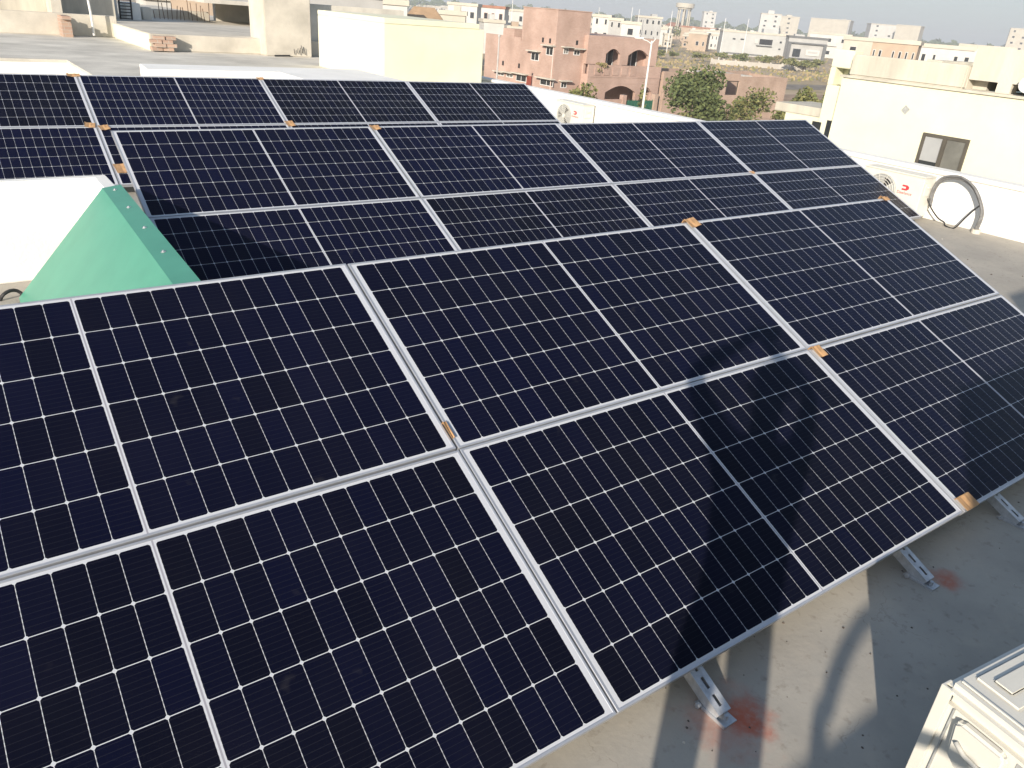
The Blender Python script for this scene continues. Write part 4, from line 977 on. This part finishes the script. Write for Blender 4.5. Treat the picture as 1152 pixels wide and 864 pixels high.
def house_px(pxl, pxr, ptop, pbase, label, wallm=HW, D=None, depth=None, storeys=2, wins=3, roof='flat', roofm=HC, seed=0, group=None, face=None, name='house', trim=None, tower=None, yaw=None):
    rr = random.Random(seed)
    pc = (pxl + pxr) / 2
    if D is None: b_ = gp_(pc, pbase); D = (b_ - CAM).length
    else: b_ = at(pc, pbase, D); b_.z = GROUND
    wd_ = (pxr - pxl) / FPX * D; hg = at(pc, ptop, D).z - GROUND
    dp = depth or max(7, wd_ * .8)
    # facade squarely towards the street: nearly facing the camera, with the town grid's slight turn
    d = (b_ - CAM); yw = -math.atan2(d.x, d.y) + (rr.uniform(-.22, .22) if yaw is None else yaw)
    root = thing(name, (b_.x, b_.y, GROUND), label, 'house', yw, group)
    x0, x1 = -wd_ / 2, wd_ / 2
    m = MB(); hb_ = hg if roof == 'flat' else hg * .78
    m.box((x0, 0, 0), (x1, dp, hb_ - .5)); m.build('wall', wallm, root)
    if roof == 'flat':
        m = MB(); o_ = .25
        for a_, b2 in (((x0 - o_, -o_), (x1 + o_, .1)), ((x0 - o_, dp - .1), (x1 + o_, dp + o_)), ((x0 - o_, .1), (x0 + .1, dp - .1)), ((x1 - .1, .1), (x1 + o_, dp - .1))): m.box((a_[0], a_[1], hb_ - .7), (b2[0], b2[1], hb_))
        m.build('parapet', trim or roofm, root)
        if rr.random() < .4 or tower:
            tx = rr.uniform(x0 + wd_ * .1, x0 + wd_ * .6); tw_ = wd_ * rr.uniform(.2, .35); th_ = tower or rr.uniform(.5, 1.1)
            m = MB(); m.box((tx, dp * .3, hb_ - .5), (tx + tw_, dp * .7, hb_ + th_)); m.build('stair_head', wallm, root)
    else:
        m = MB(); o_ = .5; z0 = hb_ - .5; z1 = hg
        m.add([(x0 - o_, -o_, z0), (x1 + o_, -o_, z0), (x1 + o_, dp + o_, z0), (x0 - o_, dp + o_, z0), (x0 + wd_ * .25, dp / 2, z1), (x1 - wd_ * .25, dp / 2, z1)], [(0, 1, 5, 4), (1, 2, 5), (2, 3, 4, 5), (3, 0, 4), (3, 2, 1, 0)]); m.build('roof', roofm, root)
    sh_ = hb_ / storeys
    for s_ in range(storeys):
        for i in range(wins):
            if rr.random() < .12: continue
            ww = min(1.9, wd_ / wins * rr.uniform(.2, .4)); cx = x0 + wd_ * (i + .5) / wins + rr.uniform(-.1, .1) * ww; wz = s_ * sh_ + sh_ * .3; wh = min(1.5, sh_ * rr.uniform(.3, .4))
            m = MB(); m.box((cx - ww / 2 - .1, -.06, wz - .1), (cx + ww / 2 + .1, -.0, wz + wh + .1)); w__ = m.build('window', trim or HW, root)
            m = MB(); m.box((cx - ww / 2, -.09, wz), (cx + ww / 2, -.061, wz + wh)); m.build('pane', glass_dark, w__)
    if wins and storeys > 1 and rr.random() < .6:
        m = MB(); m.box((x0 + wd_ * .1, -1.0, sh_ - .12), (x0 + wd_ * .7, -.0, sh_ + .08)); m.box((x0 + wd_ * .1, -1.0, sh_ + .08), (x0 + wd_ * .7, -.85, sh_ + .9)); m.build('balcony', trim or wallm, root)
    return root
# grey-white villa whose terrace opening is a flat panel painted as shade, on the right of the middle ground
V = house_px(815, 884, 36, 64, 'large pale grey villa with small openings, in the middle of the town view', HG if False else mat('villa_grey', (.44, .45, .44), .85, .06, .3), wins=0, seed=2, tower=1.4, name='villa', yaw=.15, depth=14)
def villa_bits(root, wd_, items):
    for (u0, u1, v0, v1, mt, nm, d) in items:
        m = MB(); m.box((u0 * wd_, -d, v0), (u1 * wd_, 0, v1)); m.build(nm, mt, root)
Dv = (Vector((V.location.x, V.location.y, GROUND)) - CAM).length; wv = 69 / FPX * Dv
villa_bits(V, wv, [(-.36, -.32, 5.6, 6.1, glass_dark, 'window', .05), (-.25, -.20, 5.7, 6.2, glass_dark, 'window', .05), (.02, .20, 4.6, 6.6, painted_shade, 'terrace_shade_panel', .05), (-.05, .0, 4.8, 6.4, HW, 'terrace_wall', .3), (.30, .33, 5.6, 6.3, glass_dark, 'window', .05), (.30, .33, 3.2, 3.7, glass_dark, 'window', .05), (-.02, .2, 4.1, 4.3, HD, 'terrace_slab', 1.0), (-.42, .1, .4, .9, HD, 'plinth', .06), (.43, .47, 5.8, 6.1, glass_dark, 'window', .05)])
F_ = house_px(886, 922, 41, 70, 'modern grey house framed in dark grey, right of the pale villa', HG, wins=0, seed=4, name='villa', trim=HD, yaw=.12)
Df = (F_.location - CAM).length; wf2 = 36 / FPX * Df; hf = 6.5
villa_bits(F_, wf2, [(-.5, -.42, 0, hf + .2, HD, 'frame_post', .9), (.42, .5, 0, hf + .2, HD, 'frame_post', .9), (-.418, .418, hf - .3, hf + .2, HD, 'frame_beam', .9), (-.34, -.14, 1.6, 4.4, glass_dark, 'window', .05), (.0, .35, 2.4, 4.4, HW, 'balcony_panel', .4), (.05, .3, 3.2, 3.9, HG, 'balcony_inset', .45), (-.418, .418, 1.0, 1.35, HD, 'frame_beam', .9)])
NAMED = [
 # pxl pxr top base label wall kw
 (747, 768, 25, 43, 'red brick house left of the water tower foot', brick_red, dict(roof='hip', roofm=HR, wins=2)),
 (766, 800, 30, 50, 'pinkish house with white columns and small terraces, right of the red brick house', HT, dict(wins=4, roof='flat', roofm=HR, storeys=2)),
 (790, 802, 13, 34, 'tall narrow white apartment block, right of the water tower', HW, dict(D=840, storeys=6, wins=2)),
 (855, 874, 15, 34, 'white stepped building on the skyline above the pale villa', HW, dict(D=760, storeys=6, wins=2, tower=2.5)),
 (876, 895, 18, 34, 'cream skyline block right of the white stepped building', HC, dict(D=800, storeys=6, wins=1)),
 (913, 948, 21, 36, 'wide beige skyline building with a striped dark end', HC, dict(D=860, storeys=6, wins=0)),
 (980, 1004, 27, 42, 'white skyline building with open balconies, above the cream neighbour house', HW, dict(D=840, storeys=6, wins=2)),
 (1008, 1029, 28, 44, 'beige windowless skyline building, above the cream neighbour house', HC, dict(D=820, storeys=6, wins=0)),
 (1137, 1160, 32, 50, 'pale building at the right photo edge on the skyline', HC, dict(D=840, storeys=6, wins=3)),
 (666, 684, 16, 38, 'white house directly behind the right of the brick tower', HW, dict(D=240, storeys=3, wins=2)),
 (684, 698, 20, 40, 'grey house second right of the brick tower', HG, dict(D=235, storeys=3, wins=2)),
 (699, 718, 24, 40, 'white boxy house with a large porch, third right of the brick tower', HW, dict(D=230, storeys=2, wins=1)),
 (718, 742, 18, 34, 'pale blue grey apartment house left of the water tower', HG, dict(D=330, storeys=3, wins=4)),
 (455, 498, 8, 20, 'bungalow with a tan tiled hip roof, above the white stair tower', HW, dict(D=130, storeys=1, wins=4, roof='hip', roofm=HB)),
 (425, 456, -1, 18, 'white house left of the tan roofed bungalow', HW, dict(D=120, storeys=2, wins=2)),
 (496, 522, 12, 24, 'cream bungalow with a porch, right of the tan roofed bungalow', HC, dict(D=150, storeys=1, wins=3)),
 (505, 535, 3, 16, 'white flat house behind the cream bungalow', HW, dict(D=240, storeys=2, wins=3)),
 (535, 566, 6, 18, 'white two storey house with reddish roof rim, left of the brick tower', HW, dict(D=260, storeys=2, wins=4, trim=HR)),
 (564, 592, 10, 20, 'small white house touching the brick tower silhouette', HW, dict(D=280, storeys=2, wins=2)),
 (572, 596, 30, 45, 'low tan shed with a dark doorway, left behind the brick house', HT, dict(D=150, storeys=1, wins=1)),
 (545, 566, 22, 36, 'small white house above the left corner of the brick house', HW, dict(D=200, storeys=1, wins=1)),
 (912, 950, 37, 55, 'white two storey house behind the dark framed house', HW, dict(D=430, storeys=2, wins=3)),
 (952, 992, 42, 56, 'beige house behind the left roof corner of the cream neighbour house', HC, dict(D=200, storeys=2, wins=2)),
 (986, 1026, 44, 56, 'house with a rust coloured colonnade above the cream neighbour roof', HT, dict(D=170, storeys=2, wins=7)),
 (1030, 1085, 50, 62, 'long white house above the cream neighbour roof, near the right', HW, dict(D=190, storeys=2, wins=6)),
 (1086, 1130, 51, 62, 'white house right of the long white house, over the stair head', HW, dict(D=230, storeys=2, wins=4)),
 (205, 300, -14, 10, 'tan house at the top photo edge behind the canopy', HT, dict(D=60, storeys=2, wins=3)),
 (170, 205, -10, 9, 'white house at the top photo edge left of the tan house', HW, dict(D=75, storeys=2, wins=2)),
 (340, 425, -16, 8, 'grey flat roofed house at the top photo edge right of the pillar', HG, dict(D=70, storeys=2, wins=2)),
]
for i, (a_, b_, t_, bs_, lab, wm_, kw) in enumerate(NAMED): house_px(a_, b_, t_, bs_, lab, wm_, seed=50 + i, **kw)
# many small houses towards the horizon
rr = random.Random(11)
hzn = lambda px: 9.25 + (px - 560) * .0815
for i in range(260):
    px = rr.uniform(380, 1150) if i < 200 else rr.uniform(690, 850); below = rr.uniform(5, 17) if i >= 200 else rr.uniform(1.8, 10.5) if px > 640 else rr.uniform(2.0, 8)
    Dd = 866.7 * 9.96 / (below * 1.22 + 3.5)
    wpx = rr.uniform(9, 26) * (250 / Dd) ** .4
    hm = rr.uniform(4.0, 8.2); bpx = hzn(px) + 9.96 / Dd * FPX
    tpx = bpx - hm / Dd * FPX
    house_px(px - wpx / 2, px + wpx / 2, tpx, bpx, 'small pale flat roofed house in the crowded town below the horizon', rr.choice((HW, HW, HW, HC, HC, HG, HT)), D=Dd, wins=rr.choice((0, 2, 3)), storeys=rr.choice((1, 2, 2)), seed=200 + i, group='far town houses', name='far_house')
# striped dark end of the beige skyline building is its own block
house_px(945, 953, 22, 36, 'dark striped narrow block attached at the end of the beige skyline building', HG, D=858, storeys=6, wins=1, seed=99, name='far_block')
# water tower
wb = at(768, 26, 600); wb.z = GROUND
wt = thing('water_tower', wb, 'cream overhead water tower with a wide flat tank on the skyline', 'water tower')
k = 600 / FPX; zt_ = at(768, 3.5, 600).z - GROUND; zb_ = at(768, 8.5, 600).z - GROUND
m = MB(); m.tube([(0, 0, zb_ - 1.0), (0, 0, zb_), (0, 0, zb_ + .01)], 5.0, 24); m.tube([(0, 0, zb_), (0, 0, zt_)], 6.2, 28); m.build('tank', HC, wt)
m = MB()
for i in range(8): t = i * math.pi / 4; m.tube([(4.4 * math.cos(t), 4.4 * math.sin(t), 0), (4.0 * math.cos(t), 4.0 * math.sin(t), zb_ - .5)], .45, 8)
m.build('legs', HC, wt)
m = MB(); m.tube([(0, 0, 0), (0, 0, zb_ - 1)], 1.1, 12); m.build('shaft', HC, wt)
# distant poles
for i, (px, tp, Dd) in enumerate(((709, 8, 300), (717, 10, 320), (754, 12, 300), (815, 20, 280), (841, 21, 280), (672, 8, 320), (575, 0, 250))):
    b_ = at(px, 30, Dd); b_.z = GROUND; m = MB(); m.tube([(0, 0, 0), (0, 0, at(px, tp, Dd).z - GROUND)], .16, 6, r1=.08); o = m.build('mast', pole_white); o.location = b_; tag(o, 'thin pale mast standing among the far town houses', 'mast', 'masts in the town')
# field and town trees one can tell apart only as clumps
ft = [(640, 33, 17, 22), (590, 30, 20, 14), (575, 40, 24, 12), (752, 48, 30, 22), (536, 30, 20, 14), (543, 36, 22, 12), (805, 46, 30, 14), (924, 60, 48, 12), (930, 56, 48, 10), (730, 44, 32, 16), (780, 55, 43, 12), (470, 14, 3, 16), (520, 8, -2, 18), (610, 44, 34, 10)]
tr_ = random.Random(17)
for i in range(36):
    px_ = tr_.uniform(560, 1010); b0 = hzn(px_) + tr_.uniform(7, 20); h0 = tr_.uniform(5, 9) * (b0 - hzn(px_)) / 10; ft.append((px_, b0, b0 - h0, h0 * tr_.uniform(1.0, 1.9)))
for i, (px, pbs, ptp, wpx) in enumerate(ft):
    tree_px('town_tree', px, pbs, ptp, wpx, 'dusty green tree standing between the town houses', n=200, leaf=1.1, mats=((0, 2), (2, 1))[i % 2], seed=70 + i, group='trees in the town', crown_low=.2)
# far wood along the horizon: one mass
rr = random.Random(5); m = MB()
for i in range(15000):
    px = rr.uniform(330, 1250); Dd = rr.uniform(1150, 1500)
    b_ = at(px, 30, Dd); b_.z = GROUND
    dens = .55 + .45 * math.sin(px * .05) * math.sin(px * .017 + 1)
    hmax = 10 + 6 * dens + 2.5 * math.sin(px * .31)
    p = b_ + Vector((0, 0, rr.random() ** .8 * hmax))
    a_ = Vector((rr.gauss(0, 1), rr.gauss(0, 1), rr.gauss(0, .7))).normalized(); q = a_.orthogonal().normalized(); s2 = rr.uniform(1.4, 3.4)
    m.add([p - a_ * s2, p + q * s2 * .7, p + a_ * s2, p - q * s2 * .7], [(0, 1, 2, 3)])
o = m.build('far_wood', LEAF[2]); tag(o, 'dark belt of trees along the whole horizon', 'trees', kind='stuff')
# dry grass and scrub on the open plots
m = MB()
for i in range(2200):
    px = rr.uniform(735, 935); py = rr.uniform(48, 92); b_ = gp_(px, py)
    s2 = rr.uniform(.12, .5); a_ = Vector((rr.gauss(0, 1), rr.gauss(0, 1), 0)).normalized()
    m.add([b_ - a_ * s2, b_ + a_ * s2, b_ + a_ * s2 * .6 + Vector((0, 0, s2 * rr.uniform(.6, 1.6))), b_ - a_ * s2 * .6 + Vector((0, 0, s2 * rr.uniform(.6, 1.6)))], [(0, 1, 2, 3)], rr.choice((0, 0, 0, 1)))
o = m.build('dry_scrub', [LEAF[3], LEAF[1]]); tag(o, 'dry grass and scrub on the empty plots', 'scrub', kind='stuff')

# ------------------------------------------------------------------ haze
hz = MB(); hz.box((-900, -900, GROUND - 1.5), (1900, 1900, 26))
ho = hz.build('haze', []); ho['kind'] = 'stuff'; ho['label'] = 'thin pale winter haze over the town'
hm_ = bpy.data.materials.new('haze'); hm_.use_nodes = True; nn = hm_.node_tree.nodes; nn.remove(nn['Principled BSDF'])
pv = nn.new('ShaderNodeVolumePrincipled'); pv.inputs['Color'].default_value = (.80, .84, .90, 1); pv.inputs['Density'].default_value = .0006; pv.inputs['Anisotropy'].default_value = .0
hm_.node_tree.links.new(pv.outputs[0], nn['Material Output'].inputs['Volume']); ho.data.materials.append(hm_)
